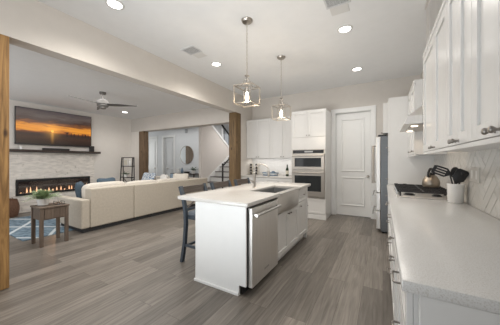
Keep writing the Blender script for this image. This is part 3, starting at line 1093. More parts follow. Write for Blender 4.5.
# faucet
fx0, fy = -1.605, 2.87
t = thing('faucet', 'tall brushed nickel gooseneck faucet on the island', 'faucet', (fx0, fy, 0.915))
link('base', lathe(B(), [(0.028, 0), (0.028, 0.006), (0.022, 0.012), (0.021, 0.20), (0.017, 0.215), (0.011, 0.222)], fx0, fy, 0.915, 18), M['nickel'], t, True)
arc = [(fx0, fy, 1.12)]
for i in range(13):
    a = PI - PI * i / 12
    arc.append((fx0 + 0.115 + 0.115 * math.cos(a), fy, 1.16 + 0.095 * math.sin(a)))
arc.append((fx0 + 0.23, fy, 1.15))
link('neck', tube(B(), arc, 0.0095, 12), M['nickel'], t, True)
link('spray_head', lathe(B(), [(0.010, 0.09), (0.014, 0.08), (0.015, 0.02), (0.012, 0.0)], fx0 + 0.23, fy, 1.08, 16), M['nickel'], t, True)
link('lever', tube(B(), [(fx0, fy - 0.015, 1.0), (fx0, fy - 0.045, 1.005), (fx0 - 0.01, fy - 0.10, 1.035)], [0.012, 0.009, 0.006], 10), M['nickel'], t, True)


# ================================================================== BAR STOOLS (facing +X)
def make_stool():
    t = thing('bar_stool', 'blue grey cross back bar stool nearest the camera at the island', 'bar stool', (0, 0, 0), 0, 'bar stools at the island', local=True)
    hw = 0.225
    link('seat', cushion(B(), (0, 0, 0.625), 0.40, 0.44, 0.075, e1=0.5, e2=0.25), M['stool_seat'], t, 'all')
    link('seat_frame', bx(-0.20, 0.18, -0.205, 0.205, 0.55, 0.60, 0.006), M['stool'], t)
    for s in (-1, 1):
        y = s * hw
        # rear leg and back post, one curved piece
        bm = B()
        path = [(-0.255, y * 1.04, 0.0), (-0.215, y, 0.25), (-0.195, y, 0.50), (-0.205, y, 0.66), (-0.245, y, 0.84), (-0.295, y, 0.968)]
        for a, b2 in zip(path, path[1:]):
            bar(bm, a, b2, 0.038, 0.044)
        link('leg', bm, M['stool'], t)
        bm = B()
        bar(bm, (0.165, y * 0.93, 0.575), (0.188, y * 1.03, 0.0), 0.036, 0.036)
        link('leg', bm, M['stool'], t)
    # curved top rail
    bm = B()
    n = 10
    for i in range(n):
        a0, a1 = -1 + 2 * i / n, -1 + 2 * (i + 1) / n
        p0 = (-0.283 - 0.028 * (1 - a0 * a0), a0 * 0.2, 0.913)
        p1 = (-0.283 - 0.028 * (1 - a1 * a1), a1 * 0.2, 0.913)
        bar(bm, p0, p1, 0.022, 0.095)
    link('top_rail', bm, M['stool_rail'], t)
    for s in (-1, 1):
        bm = B()
        tube(bm, [(-0.213, -s * 0.20, 0.675), (-0.245, 0, 0.775), (-0.24, s * 0.20, 0.865)], 0.012, 8)
        link('cross_slat', bm, M['stool_rail'], t, True)
    bm = B()
    bar(bm, (-0.205, -0.2, 0.672), (-0.205, 0.2, 0.672), 0.02, 0.03)
    link('lower_rail', bm, M['stool'], t)
    for (a, b2) in (((0.178, -0.225, 0.24), (0.178, 0.225, 0.24)), ((-0.22, -0.225, 0.20), (-0.22, 0.225, 0.20)),
                    ((-0.22, -0.228, 0.22), (0.18, -0.228, 0.22)), ((-0.22, 0.228, 0.22), (0.18, 0.228, 0.22))):
        bm = B()
        bar(bm, a, b2, 0.022, 0.03)
        link('stretcher', bm, M['stool'], t)
    return t


st = make_stool()
st.location = (-1.99, 2.34, 0)
dup(st, (-1.99, 2.96, 0), None, 'blue grey cross back bar stool in the middle of the island row')
dup(st, (-1.99, 3.60, 0), None, 'blue grey cross back bar stool farthest from the camera near the wooden post')


# ================================================================== PENDANTS, DOWNLIGHTS, VENTS
def make_pendant(loc, label):
    t = thing('pendant_light', label, 'pendant light', loc, 0, 'cage pendants over the island', local=True)
    h = 0.12
    zt, zb = -0.84, -1.06
    link('canopy', lathe(B(), [(0.012, -0.035), (0.055, -0.03), (0.07, -0.015), (0.072, 0.0)], 0, 0, 0, 24), M['nickel'], t, True)
    bm = B()
    z = -0.03
    k = 0
    while z > -0.69:
        pts = []
        for i in range(10):
            a = 2 * PI * i / 10
            x = 0.0075 * math.cos(a)
            zz = 0.017 * math.sin(a)
            pts.append((x if k % 2 else 0, 0 if k % 2 else x, z - 0.014 + zz))
        tube(bm, pts, 0.003, 6, closed=True)
        z -= 0.0265
        k += 1
    link('chain', bm, M['nickel'], t, True)
    bm = B()
    lathe(bm, [(0.004, -0.69), (0.03, -0.70), (0.03, -0.708), (0.012, -0.715), (0.010, -0.76)], 0, 0, 0, 16)
    for sx in (-1, 1):
        for sy in (-1, 1):
            bar(bm, (sx * 0.012, sy * 0.012, -0.735), (sx * 0.052, sy * 0.052, zt), 0.007)
    link('hanger', bm, M['nickel'], t)
    bm = B()
    for zz in (zt, zb):
        for s in (-1, 1):
            bar(bm, (-h, s * h, zz), (h, s * h, zz), 0.014)
            bar(bm, (s * h, -h, zz), (s * h, h, zz), 0.013)
    for sx in (-1, 1):
        for sy in (-1, 1):
            bar(bm, (sx * h, sy * h, zb - 0.0065), (sx * h, sy * h, zt + 0.0065), 0.013)
    bar(bm, (-h, -h, zt), (h, h, zt), 0.008)
    bar(bm, (-h, h, zt), (h, -h, zt), 0.008)
    c = link('cage', bm, M['nickel'], t)
    link('socket', lathe(B(), [(0.008, zt + 0.002), (0.016, zt - 0.004), (0.016, zt - 0.065), (0.012, zt - 0.07)], 0, 0, 0, 14), M['nickel'], t, True)
    link('bulb', lathe(B(), [(0.011, zt - 0.07), (0.019, zt - 0.10), (0.025, zt - 0.135), (0.021, zt - 0.17), (0.010, zt - 0.195), (0.002, zt - 0.205)], 0, 0, 0, 16), M['bulb'], t, True)
    return t


p1 = make_pendant((-1.485, 2.47, ZC), 'nickel cage pendant with lit bulb nearer the camera')
p2 = dup(p1, (-1.505, 3.64, ZC), None, 'nickel cage pendant with lit bulb farther away near the oven cabinet')
for x, y in ((-1.485, 2.47), (-1.505, 3.64)):
    l = bpy.data.lights.new('pendant_bulb_light', 'POINT')
    l.energy = 9
    l.color = (1, 0.82, 0.6)
    l.shadow_soft_size = 0.04
    o = bpy.data.objects.new('pendant_bulb_light', l)
    COL.objects.link(o)
    o.location = (x, y, 1.93)

lights = [(-2.625, 1.462, ZC, 'round recessed downlight at the top of the picture over the near beam'),
          (-2.64, 3.3, ZC, 'round recessed downlight by the beam left of the pendants'),
          (-0.443, 3.3, ZC, 'larger looking round recessed downlight below the right ceiling vent'),
          (-0.435, 4.85, ZC, 'round recessed downlight close to the white panelled door'),
          (-6.83, 4.10, ZL, 'round recessed downlight in the living room beside the ceiling fan')]
t = thing('ceiling_light', lights[0][3], 'ceiling light', lights[0][:3], 0, 'recessed downlights', local=True)
link('trim_ring', lathe(B(), [(0.072, -0.004), (0.075, -0.010), (0.098, -0.006), (0.100, 0.0), (0.072, 0.0)], 0, 0, 0, 28, close=False), M['plate'], t, True)
link('diffuser', lathe(B(), [(0.073, -0.006), (0.073, 0.0)], 0, 0, 0, 28), M['lamp_disc'], t)
for i, (x, y, z, lab) in enumerate(lights):
    if i:
        dup(t, (x, y, z), None, lab)
    l = bpy.data.lights.new('downlight', 'SPOT')
    l.energy = 62 if x < -2 and z > 3 else 30
    l.spot_size = R(150)
    l.spot_blend = 0.8
    l.color = (1, 0.95, 0.87)
    l.shadow_soft_size = 0.07
    o = bpy.data.objects.new('downlight', l)
    COL.objects.link(o)
    o.location = (x, y, z - 0.02)


def vent(loc, label):
    t = thing('ceiling_vent', label, 'vent', loc, 0, 'ceiling vents', local=True)
    link('backing', bx(-0.11, 0.11, -0.10, 0.08, -0.006, 0), M['vent_dark'], t)
    bm = B()
    for a in (bx,):
        pass
    box(bm, -0.13, 0.13, -0.12, -0.10, -0.011, 0, 0.002)
    box(bm, -0.13, 0.13, 0.08, 0.10, -0.011, 0, 0.002)
    box(bm, -0.13, -0.11, -0.10, 0.08, -0.011, 0, 0.002)
    box(bm, 0.11, 0.13, -0.10, 0.08, -0.011, 0, 0.002)
    link('frame', bm, M['vent'], t)
    bm = B()
    for i in range(9):
        y = -0.09 + i * 0.02
        bar(bm, (-0.11, y, -0.007), (0.11, y, -0.007), 0.009, 0.003)
    link('louvre', bm, M['vent'], t)
    link('cover_plate', bx(-0.10, 0.10, 0.105, 0.26, -0.008, 0, 0.002), M['plate'], t)
    return t


v = vent((-2.655, 2.70, ZC), 'pale ceiling vent beside the beam on the left')
dup(v, (-0.44, 2.66, ZC), None, 'pale ceiling vent at the top edge of the picture right of the pendants')

# ================================================================== COOKTOP, HOOD
gx0, gx1, gy0, gy1 = 0.125, 0.605, 2.90, 3.78
t = thing('gas_cooktop', 'black iron gas cooktop set in the right worktop', 'cooktop', (0.36, 3.34, 0.9155))
link('tray', bx(gx0, gx1, gy0, gy1, 0.9155, 0.927, 0.004), M['steel'], t)
for bx_, by_, r in ((0.25, 3.06, 0.045), (0.49, 3.06, 0.036), (0.37, 3.34, 0.06), (0.25, 3.62, 0.036), (0.49, 3.62, 0.045)):
    link('burner', lathe(B(), [(r * 1.2, 0), (r * 1.2, 0.008), (r * 0.9, 0.010), (r * 0.9, 0.018), (r * 0.5, 0.021), (0.002, 0.021)], bx_, by_, 0.927, 20), M['black'], t, True)
for k in range(3):
    a = gy0 + 0.012 + k * 0.2885
    b2 = a + 0.279
    bm = B()
    zt = 0.977
    for xx in (gx0 + 0.03, (gx0 + gx1) / 2, gx1 - 0.02):
        bar(bm, (xx, a, zt), (xx, b2, zt), 0.010, 0.014)
    for yy in (a + 0.006, (a + b2) / 2, b2 - 0.006):
        bar(bm, (gx0 + 0.03, yy, zt), (gx1 - 0.02, yy, zt), 0.010, 0.014)
    for xx in (gx0 + 0.035, gx1 - 0.025):
        for yy in (a + 0.008, b2 - 0.008):
            box(bm, xx - 0.008, xx + 0.008, yy - 0.008, yy + 0.008, 0.927, 0.972)
    for xx in (gx0 + 0.03, gx0 + 0.13, gx1 - 0.13, gx1 - 0.02):
        for yy in (a + 0.045, (a + b2) / 2, b2 - 0.045):
            box(bm, xx - 0.02, xx + 0.02, yy - 0.006, yy + 0.006, 0.968, 0.993)
    link('grate', bm, M['iron'], t)
for k in range(5):
    link('knob', lathe(B(), [(0.018, 0), (0.018, 0.004), (0.015, 0.006), (0.014, 0.024), (0.002, 0.026)], gx0 + 0.013 + 0.005, 3.06 + k * 0.14, 0.927, 14), M['bright_steel'], t, True)

hy0, hy1, hx = 2.795, 3.555, 0.185
t = thing('range_hood', 'stainless steel chimney range hood over the gas cooktop', 'range hood', (0.45, 3.17, 1.66))
bm = B()
lo = [(hx, hy0, 1.675), (WX - 0.002, hy0, 1.675), (WX - 0.002, hy1, 1.675), (hx, hy1, 1.675)]
md = [(hx + 0.03, hy0, 1.755), (WX - 0.002, hy0, 1.755), (WX - 0.002, hy1, 1.755), (hx + 0.03, hy1, 1.755)]
hi = [(0.42, 3.05, 1.94), (WX - 0.002, 3.05, 1.94), (WX - 0.002, 3.30, 1.94), (0.42, 3.30, 1.94)]
V = [[bm.verts.new(p) for p in q] for q in (lo, md, hi)]
for a, b2 in zip(V, V[1:]):
    for i in range(4):
        j = (i + 1) % 4
        bm.faces.new((a[i], a[j], b2[j], b2[i]))
bm.faces.new(list(reversed(V[0])))
bm.faces.new(V[2])
link('canopy', bm, M['steel'], t)
link('chimney', bx(0.43, WX - 0.002, 3.06, 3.29, 1.94, 3.05, 0.003), M['steel'], t)
link('chimney_collar', bx(0.415, WX - 0.002, 3.045, 3.305, 3.05, ZC - 0.001, 0.003), M['steel'], t)
link('filter', bx(hx + 0.06, 0.62, hy0 + 0.06, hy1 - 0.06, 1.668, 1.6745), M['nickel'], t)
for yy in (hy0 + 0.14, hy1 - 0.14):
    link('hood_lamp', lathe(B(), [(0.03, 0), (0.03, -0.006)], hx + 0.10, yy, 1.6675, 18), M['hood_lamp'], t)
    l = bpy.data.lights.new('hood_light', 'SPOT')
    l.energy = 1.0
    l.spot_size = R(140)
    l.spot_blend = 0.6
    l.color = (1, 0.78, 0.55)
    l.shadow_soft_size = 0.03
    o = bpy.data.objects.new('hood_light', l)
    COL.objects.link(o)
    o.location = (hx + 0.16, yy, 1.65)

# ================================================================== ON THE RIGHT WORKTOP
kx, ky, kz = 0.492, 3.42, 0.9932
t = thing('kettle', 'champagne steel kettle with black arched handle on the cooktop', 'kettle', (kx, ky, kz))
link('body', lathe(B(), [(0.076, 0), (0.085, 0.012), (0.087, 0.04), (0.08, 0.085), (0.058, 0.125), (0.034, 0.142), (0.03, 0.145)], kx, ky, kz, 28), M['kettle'], t, True)
link('lid', lathe(B(), [(0.034, 0.145), (0.03, 0.152), (0.01, 0.156), (0.012, 0.168), (0.002, 0.172)], kx, ky, kz, 20), M['black'], t, True)
arc = []
for i in range(13):
    a = R(10) + R(160) * i / 12
    arc.append((kx + 0.068 * math.cos(a) * 0.55, ky + 0.068 * math.cos(a) * 0.85, kz + 0.10 + 0.115 * math.sin(a)))
link('handle', tube(B(), arc, [0.011] + [0.013] * 11 + [0.011], 10), M['nylon'], t, True)
link('spout', tube(B(), [(kx + 0.02, ky + 0.06, kz + 0.08), (kx + 0.03, ky + 0.105, kz + 0.105), (kx + 0.035, ky + 0.125, kz + 0.13)], [0.02, 0.015, 0.011], 12), M['kettle'], t, True)

ux, uy, uz = 0.578, 2.775, 0.9155
solid('utensil_crock', lathe(B(), [(0.052, 0), (0.056, 0.006), (0.062, 0.165), (0.064, 0.172), (0.061, 0.176), (0.057, 0.172), (0.050, 0.012), (0.002, 0.01)], ux, uy, uz, 32), M['ceramic'],
      'white ceramic crock of black utensils at the back of the worktop', 'crock', (ux, uy, uz))


def utensil(name, label, cat, base, top, head, hd=None):
    base, top = Vector(base), Vector(top)
    t = thing(name, label, cat, tuple(base), 0, 'black utensils in the crock')
    link('handle', tube(B(), [base, base.lerp(top, 0.5), top], [0.0075, 0.0065, 0.006], 8), M['nylon'], t, True)
    d = Vector(hd).normalized() if hd else (top - base).normalized()
    bm = B()
    head(bm)
    # head is drawn along +Z in its own frame, then laid on the handle's line
    q = Vector((0, 0, 1)).rotation_difference(d).to_matrix()
    for v in bm.verts:
        v.co = q @ v.co + top
    link('head', bm, M['nylon'], t, True)
    return t


def turner(bm):
    # slotted turner blade facing the aisle
    for x in (-0.036, -0.012, 0.012, 0.036):
        prism(bm, [(x - 0.0075, 0.03), (x + 0.0075, 0.03), (x + 0.0075, 0.11), (x - 0.0075, 0.11)], -0.002, 0.002, 'y')
    prism(bm, [(-0.008, -0.01), (0.008, -0.01), (0.044, 0.03), (-0.044, 0.03)], -0.002, 0.002, 'y')
    prism(bm, [(-0.044, 0.11), (0.044, 0.11), (0.036, 0.135), (-0.036, 0.135)], -0.002, 0.002, 'y')


def spoon(bm):
    sphere(bm, (0, 0, 0.05), 0.036, 0.012, 0.058, 16)


def ladle(bm):
    lathe(bm, [(0.004, -0.02), (0.03, -0.012), (0.046, 0.008), (0.05, 0.03), (0.046, 0.03), (0.04, 0.01), (0.025, -0.006), (0.003, -0.013)], 0, 0.03, 0.03, 20)


def solid_turner(bm):
    prism(bm, [(-0.01, -0.01), (0.01, -0.01), (0.046, 0.03), (0.046, 0.11), (0.03, 0.125), (-0.03, 0.125), (-0.046, 0.11), (-0.046, 0.03)], -0.003, 0.003, 'y', 0.001)


utensil('slotted_turner', 'black slotted turner leaning left out of the white crock', 'turner', (ux + 0.01, uy - 0.015, uz + 0.014), (ux - 0.036, uy + 0.02, uz + 0.262), turner, (-0.72, 0.15, 0.30))
utensil('spoon', 'black spoon upright at the back of the white crock', 'spoon', (ux - 0.01, uy - 0.02, uz + 0.014), (ux + 0.005, uy + 0.035, uz + 0.225), spoon)
utensil('ladle', 'black ladle at the right side of the white crock', 'ladle', (ux - 0.02, uy + 0.015, uz + 0.014), (ux + 0.036, uy - 0.02, uz + 0.22), ladle)
utensil('turner', 'wide black turner at the front of the white crock', 'turner', (ux + 0.01, uy + 0.03, uz + 0.014), (ux - 0.004, uy - 0.038, uz + 0.192), solid_turner, (0.25, 0.0, 0.5))

t = thing('wall_outlet', 'white wall outlet plate on the tiled right wall', 'outlet', (WX - 0.01, 2.56, 1.18))
pl = link('plate', bx(WX - 0.016, WX - 0.0085, 2.47, 2.70, 1.125, 1.245, 0.002), M['outlet'], t)
for yy in (2.53, 2.64):
    link('socket', bx(WX - 0.0175, WX - 0.016, yy - 0.017, yy + 0.017, 1.15, 1.22, 0.0006), M['plate'], pl)

# ================================================================== ON THE BACK WORKTOP
t = thing('spice_rack', 'black wire spice rack in the corner of the back worktop', 'rack', (-3.14, 5.62, 0.915))
bm = B()
for xx in (-3.27, -2.99):
    for yy in (5.585, 5.655):
        bar(bm, (xx, yy, 0.9155), (xx, yy, 1.23), 0.006)
for r in range(4):
    z = 0.925 + r * 0.078
    for yy in (5.585, 5.655):
        bar(bm, (-3.27, yy, z), (-2.99, yy, z), 0.005)
for xx in (-3.27, -2.99):
    bar(bm, (xx, 5.585, 1.23), (xx, 5.655, 1.23), 0.006)
link('frame', bm, M['nickel'], t)
proto = None
rows = ['bottom', 'second', 'third', 'top']
for r in range(4):
    for c in range(2):
        x = -3.215 + c * 0.17
        loc = (x, 5.58, 0.925 + r * 0.078 + 0.0335)
        lab = f'small dark lidded spice jar, {rows[r]} row, {"left" if c == 0 else "right"} column of the rack'
        if proto is None:
            proto = thing('spice_jar', lab, 'jar', loc, 0, 'spice jars in the rack', local=True)
            link('jar', lathe(B(), [(0.026, 0), (0.029, 0.004), (0.029, 0.06), (0.024, 0.066)], 0, 0.0, 0, 18, 'y'), M['paper'], proto, True)
            link('lid', lathe(B(), [(0.031, -0.018), (0.031, 0.0)], 0, 0.0, 0, 18, 'y'), M['iron'], proto, True)
        else:
            dup(proto, loc, None, lab)
# blue tray with two mugs
tx0, tx1 = -2.80, -2.36
t = thing('tray', 'blue grey oval serving tray with white band on the back worktop', 'tray', (-2.58, 5.50, 0.9155))
prof = []
bm = B()
for (k, z) in ((0.86, 0), (0.90, 0.004), (1.0, 0.075), (1.0, 0.08), (0.97, 0.08), (0.87, 0.01), (0.02, 0.008)):
    prof.append([bm.verts.new((-2.58 + 0.22 * k * math.copysign(abs(math.cos(2 * PI * i / 32)) ** 0.5, math.cos(2 * PI * i / 32)), 5.50 + 0.12 * k * math.copysign(abs(math.sin(2 * PI * i / 32)) ** 0.5, math.sin(2 * PI * i / 32)), 0.9155 + z)) for i in range(32)])
for a, b2 in zip(prof, prof[1:]):
    for i in range(32):
        j = (i + 1) % 32
        bm.faces.new((a[i], a[j], b2[j], b2[i]))
bm.faces.new(list(reversed(prof[0])))
bm.faces.new(prof[-1])
link('bowl', bm, M['tray_blue'], t, True)
bm = B()
ra, rb = [], []
for i in range(32):
    c, s = math.cos(2 * PI * i / 32), math.sin(2 * PI * i / 32)
    for lst, k, z in ((ra, 0.955, 0.035), (rb, 0.985, 0.055)):
        lst.append(bm.verts.new((-2.58 + 0.222 * k * math.copysign(abs(c) ** 0.5, c), 5.50 + 0.122 * k * math.copysign(abs(s) ** 0.5, s), 0.9155 + z)))
for i in range(32):
    j = (i + 1) % 32
    bm.faces.new((ra[i], ra[j], rb[j], rb[i]))
link('band', bm, M['ceramic'], t, True)
mg = None
for x, lab, mm in ((-2.50, 'blue grey mug standing right of another mug in the tray', 'tray_blue'), (-2.66, 'white mug standing left of another mug in the tray', 'ceramic')):
    t = thing('mug', lab, 'mug', (x, 5.50, 0.925))
    link('cup', lathe(B(), [(0.032, 0), (0.038, 0.004), (0.042, 0.105), (0.039, 0.108), (0.036, 0.10), (0.033, 0.01), (0.002, 0.008)], x, 5.50, 0.925, 24), M[mm], t, True)
    link('handle', tube(B(), [(x + 0.036, 5.50, 1.01), (x + 0.068, 5.50, 1.0), (x + 0.068, 5.50, 0.965), (x + 0.037, 5.50, 0.95)], 0.006, 8), M[mm], t, True)
bxx, byy = -2.11, 5.50
t = thing('wine_bottle', 'dark green wine bottle beside the tall oven cabinet', 'bottle', (bxx, byy, 0.9155))
link('glass', lathe(B(), [(0.036, 0), (0.038, 0.004), (0.038, 0.17), (0.03, 0.20), (0.015, 0.225), (0.014, 0.285)], bxx, byy, 0.9155, 24), M['bottle'], t, True)
link('label', lathe(B(), [(0.0386, 0.05), (0.0386, 0.14)], bxx, byy, 0.9155, 24, close=False), M['paper'], t, True)
link('cork', lathe(B(), [(0.013, 0.285), (0.013, 0.295)], bxx, byy, 0.9155, 14), M['black'], t, True)

# ================================================================== LIVING ROOM: FIREPLACE WALL
SX = LX + 0.03
t = thing('fireplace_surround', 'white stacked ledger stone panel around the fireplace', 'stone surround', (LX, 2.76, 0))
bm = bx(LX + 0.001, LX + 0.012, 1.83, 3.72, 0.0, 0.425)
box(bm, LX + 0.001, LX + 0.012, 1.83, 3.72, 0.835, 1.525)
box(bm, LX + 0.001, LX + 0.012, 1.83, 1.94, 0.425, 0.835)
box(bm, LX + 0.001, LX + 0.012, 3.59, 3.72, 0.425, 0.835)
link('backing', bm, M['stone'], t)
bm = B()
z = 0.0
while z < 1.52:
    hh = random.choice((0.032, 0.042, 0.05))
    z1 = min(z + hh, 1.525)
    y = 1.83 - random.uniform(0, 0.2)
    while y < 3.72:
        ln = random.uniform(0.12, 0.42)
        a, b2 = max(y, 1.83), min(y + ln, 3.72)
        pr = random.uniform(0.018, 0.045)
        segs = [(a, b2)]
        if z1 > 0.425 and z < 0.835:
            segs = []
            if a < 1.94:
                segs.append((a, min(b2, 1.94)))
            if b2 > 3.59:
                segs.append((max(a, 3.59), b2))
        for (p, q) in segs:
            if q - p > 0.015:
                box(bm, LX + 0.012, LX + pr, p + 0.001, q - 0.001, z + 0.001, z1 - 0.001, 0.002)
        y += ln
    z = z1
link('stone', bm, M['stone'], t)
t = thing('electric_fireplace', 'long black electric fireplace glowing in the stone wall', 'fireplace', (LX + 0.03, 2.76, 0.43))
bm = B()
fx1 = LX + 0.055
box(bm, LX + 0.013, fx1, 1.945, 3.585, 0.78, 0.83, 0.003)
box(bm, LX + 0.013, fx1, 1.945, 3.585, 0.43, 0.475, 0.003)
box(bm, LX + 0.013, fx1, 1.945, 1.985, 0.475, 0.78, 0.003)
box(bm, LX + 0.013, fx1, 3.545, 3.585, 0.475, 0.78, 0.003)
link('frame', bm, M['black'], t)
link('firebox', bx(LX + 0.002, LX + 0.008, 1.96, 3.57, 0.45, 0.81), M['firebox'], t)
link('glass', bx(LX + 0.042, LX + 0.045, 1.985, 3.545, 0.475, 0.78), M['smoke_glass'], t)
bm = B()
for i in range(90):
    y = random.uniform(2.0, 3.53)
    sphere(bm, (LX + random.uniform(0.015, 0.034), y, 0.485 + random.uniform(0, 0.012)), random.uniform(0.006, 0.011), seg=6)
link('ember_bed', bm, M['embers'], t)['kind'] = 'stuff'
for i in range(17):
    y = 2.05 + i * 0.09 + random.uniform(-0.02, 0.02)
    hgt = random.uniform(0.04, 0.15) * (1.15 if i % 5 else 0.5)
    wv = random.uniform(-0.02, 0.02)
    link('flame', lathe(B(), [(0.008, 0), (0.016, hgt * 0.2), (0.012, hgt * 0.5), (0.006, hgt * 0.8), (0.001, hgt)], LX + 0.026, y, 0.487, 8), M['flame'], t, True)
l = bpy.data.lights.new('fire_light', 'AREA')
l.shape = 'RECTANGLE'
l.size, l.size_y = 1.4, 0.15
l.energy = 2
l.color = (1, 0.5, 0.22)
o = bpy.data.objects.new('fire_light', l)
COL.objects.link(o)
o.location = (LX + 0.08, 2.76, 0.56)
o.rotation_euler = (0, R(-90), R(0))

solid('mantel_shelf', bx(LX + 0.001, LX + 0.19, 1.72, 3.83, 1.528, 1.59, 0.006), M['mantel'],
      'dark wooden mantel shelf on the stone fireplace', 'shelf', (LX, 2.76, 1.528))
t = thing('television', 'large wall television showing an orange sunset', 'television', (LX + 0.03, 2.79, 2.2))
tvx = LX + 0.075
link('casing', bx(LX + 0.035, tvx, 1.92, 3.615, 1.72, 2.655, 0.004), M['black'], t)
link('screen', bx(tvx, tvx + 0.002, 1.935, 3.60, 1.74, 2.643), M['screen'], t)
link('wall_bracket', bx(LX + 0.001, LX + 0.035, 2.46, 3.06, 2.0, 2.4), M['black'], t)
t = thing('soundbar', 'long black soundbar on the mantel under the television', 'speaker', (LX + 0.1, 2.72, 1.591))
link('body', bx(LX + 0.07, LX + 0.15, 2.43, 3.02, 1.591, 1.645, 0.008, 2), M['black'], t)
link('grille', bx(LX + 0.15, LX + 0.153, 2.46, 2.99, 1.597, 1.639), M['iron'], t)
t = thing('mantel_speaker', 'small black box speaker at the right end of the mantel', 'speaker', (LX + 0.1, 3.62, 1.591))
link('body', bx(LX + 0.05, LX + 0.15, 3.56, 3.66, 1.591, 1.755, 0.006, 2), M['black'], t)
link('cone', lathe(B(), [(0.036, 0), (0.036, 0.003), (0.01, 0.002)], LX + 0.15, 3.61, 1.69, 16, 'x'), M['iron'], t, True)
t = thing('pillar_candle', 'short white candle at the left end of the mantel', 'candle', (LX + 0.1, 2.02, 1.591))
link('wax', lathe(B(), [(0.03, 0), (0.03, 0.07), (0.026, 0.073), (0.003, 0.07)], LX + 0.1, 2.02, 1.591, 18), M['ceramic'], t, True)
link('wick', tube(B(), [(LX + 0.1, 2.02, 1.66), (LX + 0.1, 2.02, 1.678)], 0.0015, 6), M['black'], t)

# basket
t = thing('basket', 'round brown wicker basket on the floor left of the fireplace', 'basket', (-7.55, 1.74, 0))
prof = [(0.14, 0)]
for i in range(15):
    z = 0.012 + i * 0.025
    r = 0.15 + 0.05 * math.sin(PI * (i + 2) / 18)
    prof += [(r + 0.006, z), (r, z + 0.0125)]
prof += [(0.165, 0.40), (0.15, 0.395), (0.14, 0.03), (0.002, 0.02)]
link('body', lathe(B(), prof, -7.55, 1.74, 0, 28), M['wicker'], t, True)
for s in (-1, 1):
    link('handle', tube(B(), [(-7.55 + s * 0.16, 1.68, 0.385), (-7.55 + s * 0.17, 1.70, 0.45), (-7.55 + s * 0.17, 1.78, 0.45), (-7.55 + s * 0.16, 1.80, 0.385)], 0.009, 8), M['wicker'], t, True)

# rug
solid('rug', bx(-7.18, -5.02, 1.33, 3.95, 0.0, 0.012, 0.003), M['rug'], 'blue rug with thin white crossing lines on the living room floor', 'rug', (-6.1, 2.7, 0), smooth=None)

# ================================================================== SOFA
t = thing('sectional_sofa', 'large oatmeal linen sectional sofa seen from behind', 'sofa', (-5.2, 3.6, 0))
ZB = 0.0
xb = -4.63
link('plinth', bx(-4.99, xb - 0.04, 2.04, 5.30, 0.0, 0.012), M['sofa_foot_shade'], t)  # dark strip standing in for the shadow gap at the floor
link('plinth', prism(B(), [(xb - 0.04, 2.04), (xb - 0.04, 5.30), (-6.74, 5.30), (-6.74, 4.36), (-5.58, 4.36), (-5.58, 2.04)], 0.0125, 0.075, 'z'), M['sofa_foot_shade'], t)  # near foot is real; the rest is under-sofa shade built as a base
link('back', prism(B(), [(2.14, 0.075), (2.985, 0.075), (2.985, 0.79), (2.14, 0.79)], xb - 0.22, xb, 'x', 0.02), M['sofa'], t)
link('back', prism(B(), [(2.993, 0.075), (5.37, 0.075), (5.37, 0.785), (2.993, 0.785)], xb - 0.22, xb, 'x', 0.02), M['sofa'], t)
link('back', prism(B(), [(-6.79, 0.075), (xb - 0.225, 0.075), (xb - 0.225, 0.78), (-6.79, 0.78)], 5.08, 5.30, 'y', 0.02), M['sofa'], t)
link('arm', prism(B(), [(-5.62, 0.075), (xb - 0.001, 0.075), (xb - 0.001, 0.60), (-5.62, 0.60)], 1.99, 2.135, 'y', 0.025), M['sofa'], t)
link('arm', prism(B(), [(4.32, 0.075), (5.07, 0.075), (5.07, 0.60), (4.32, 0.60)], -6.79, -6.64, 'x', 0.025), M['sofa'], t)
link('seat_base', prism(B(), [(xb - 0.225, 2.14), (xb - 0.225, 5.07), (-6.635, 5.07), (-6.635, 4.36), (-5.60, 4.36), (-5.60, 2.14)], 0.076, 0.30, 'z', 0.01), M['sofa'], t)
for a, b2 in ((2.15, 2.98), (2.99, 3.78), (3.79, 4.50)):
    link('seat_cushion', cushion(B(), (-5.24, (a + b2) / 2, 0.385), 0.74, b2 - a, 0.17, e1=0.3, e2=0.15), M['sofa_light'], t, 'all')
for a, b2 in ((-6.62, -5.82), (-5.81, -5.0)):
    link('seat_cushion', cushion(B(), ((a + b2) / 2, 4.79, 0.385), b2 - a, 0.55, 0.17, e1=0.3, e2=0.15), M['sofa_light'], t, 'all')
for a, b2, zt in ((2.17, 2.98, 0.865), (2.99, 3.78, 0.84), (3.79, 4.50, 0.835)):
    link('back_cushion', cushion(B(), (-4.97, (a + b2) / 2, 0.45 + (zt - 0.45) / 2), 0.24, b2 - a, zt - 0.45, (0, R(-9), 0), e1=0.4, e2=0.3), M['sofa_light'], t, 'all')
for a, b2, zt in ((-6.62, -5.82, 0.80), (-5.81, -5.1, 0.86)):
    link('back_cushion', cushion(B(), ((a + b2) / 2, 4.97, 0.45 + (zt - 0.45) / 2), b2 - a, 0.22, zt - 0.45, (R(-8), 0, 0), e1=0.4, e2=0.3), M['sofa_light'], t, 'all')


def pillow(label, c, size, rot, m, th=0.16):
    bm = cushion(B(), c, size, size, th, rot, e1=0.6, e2=0.3, pinch=0.9)
    return solid('throw_pillow', bm, m, label, 'pillow', c, None, 'all')


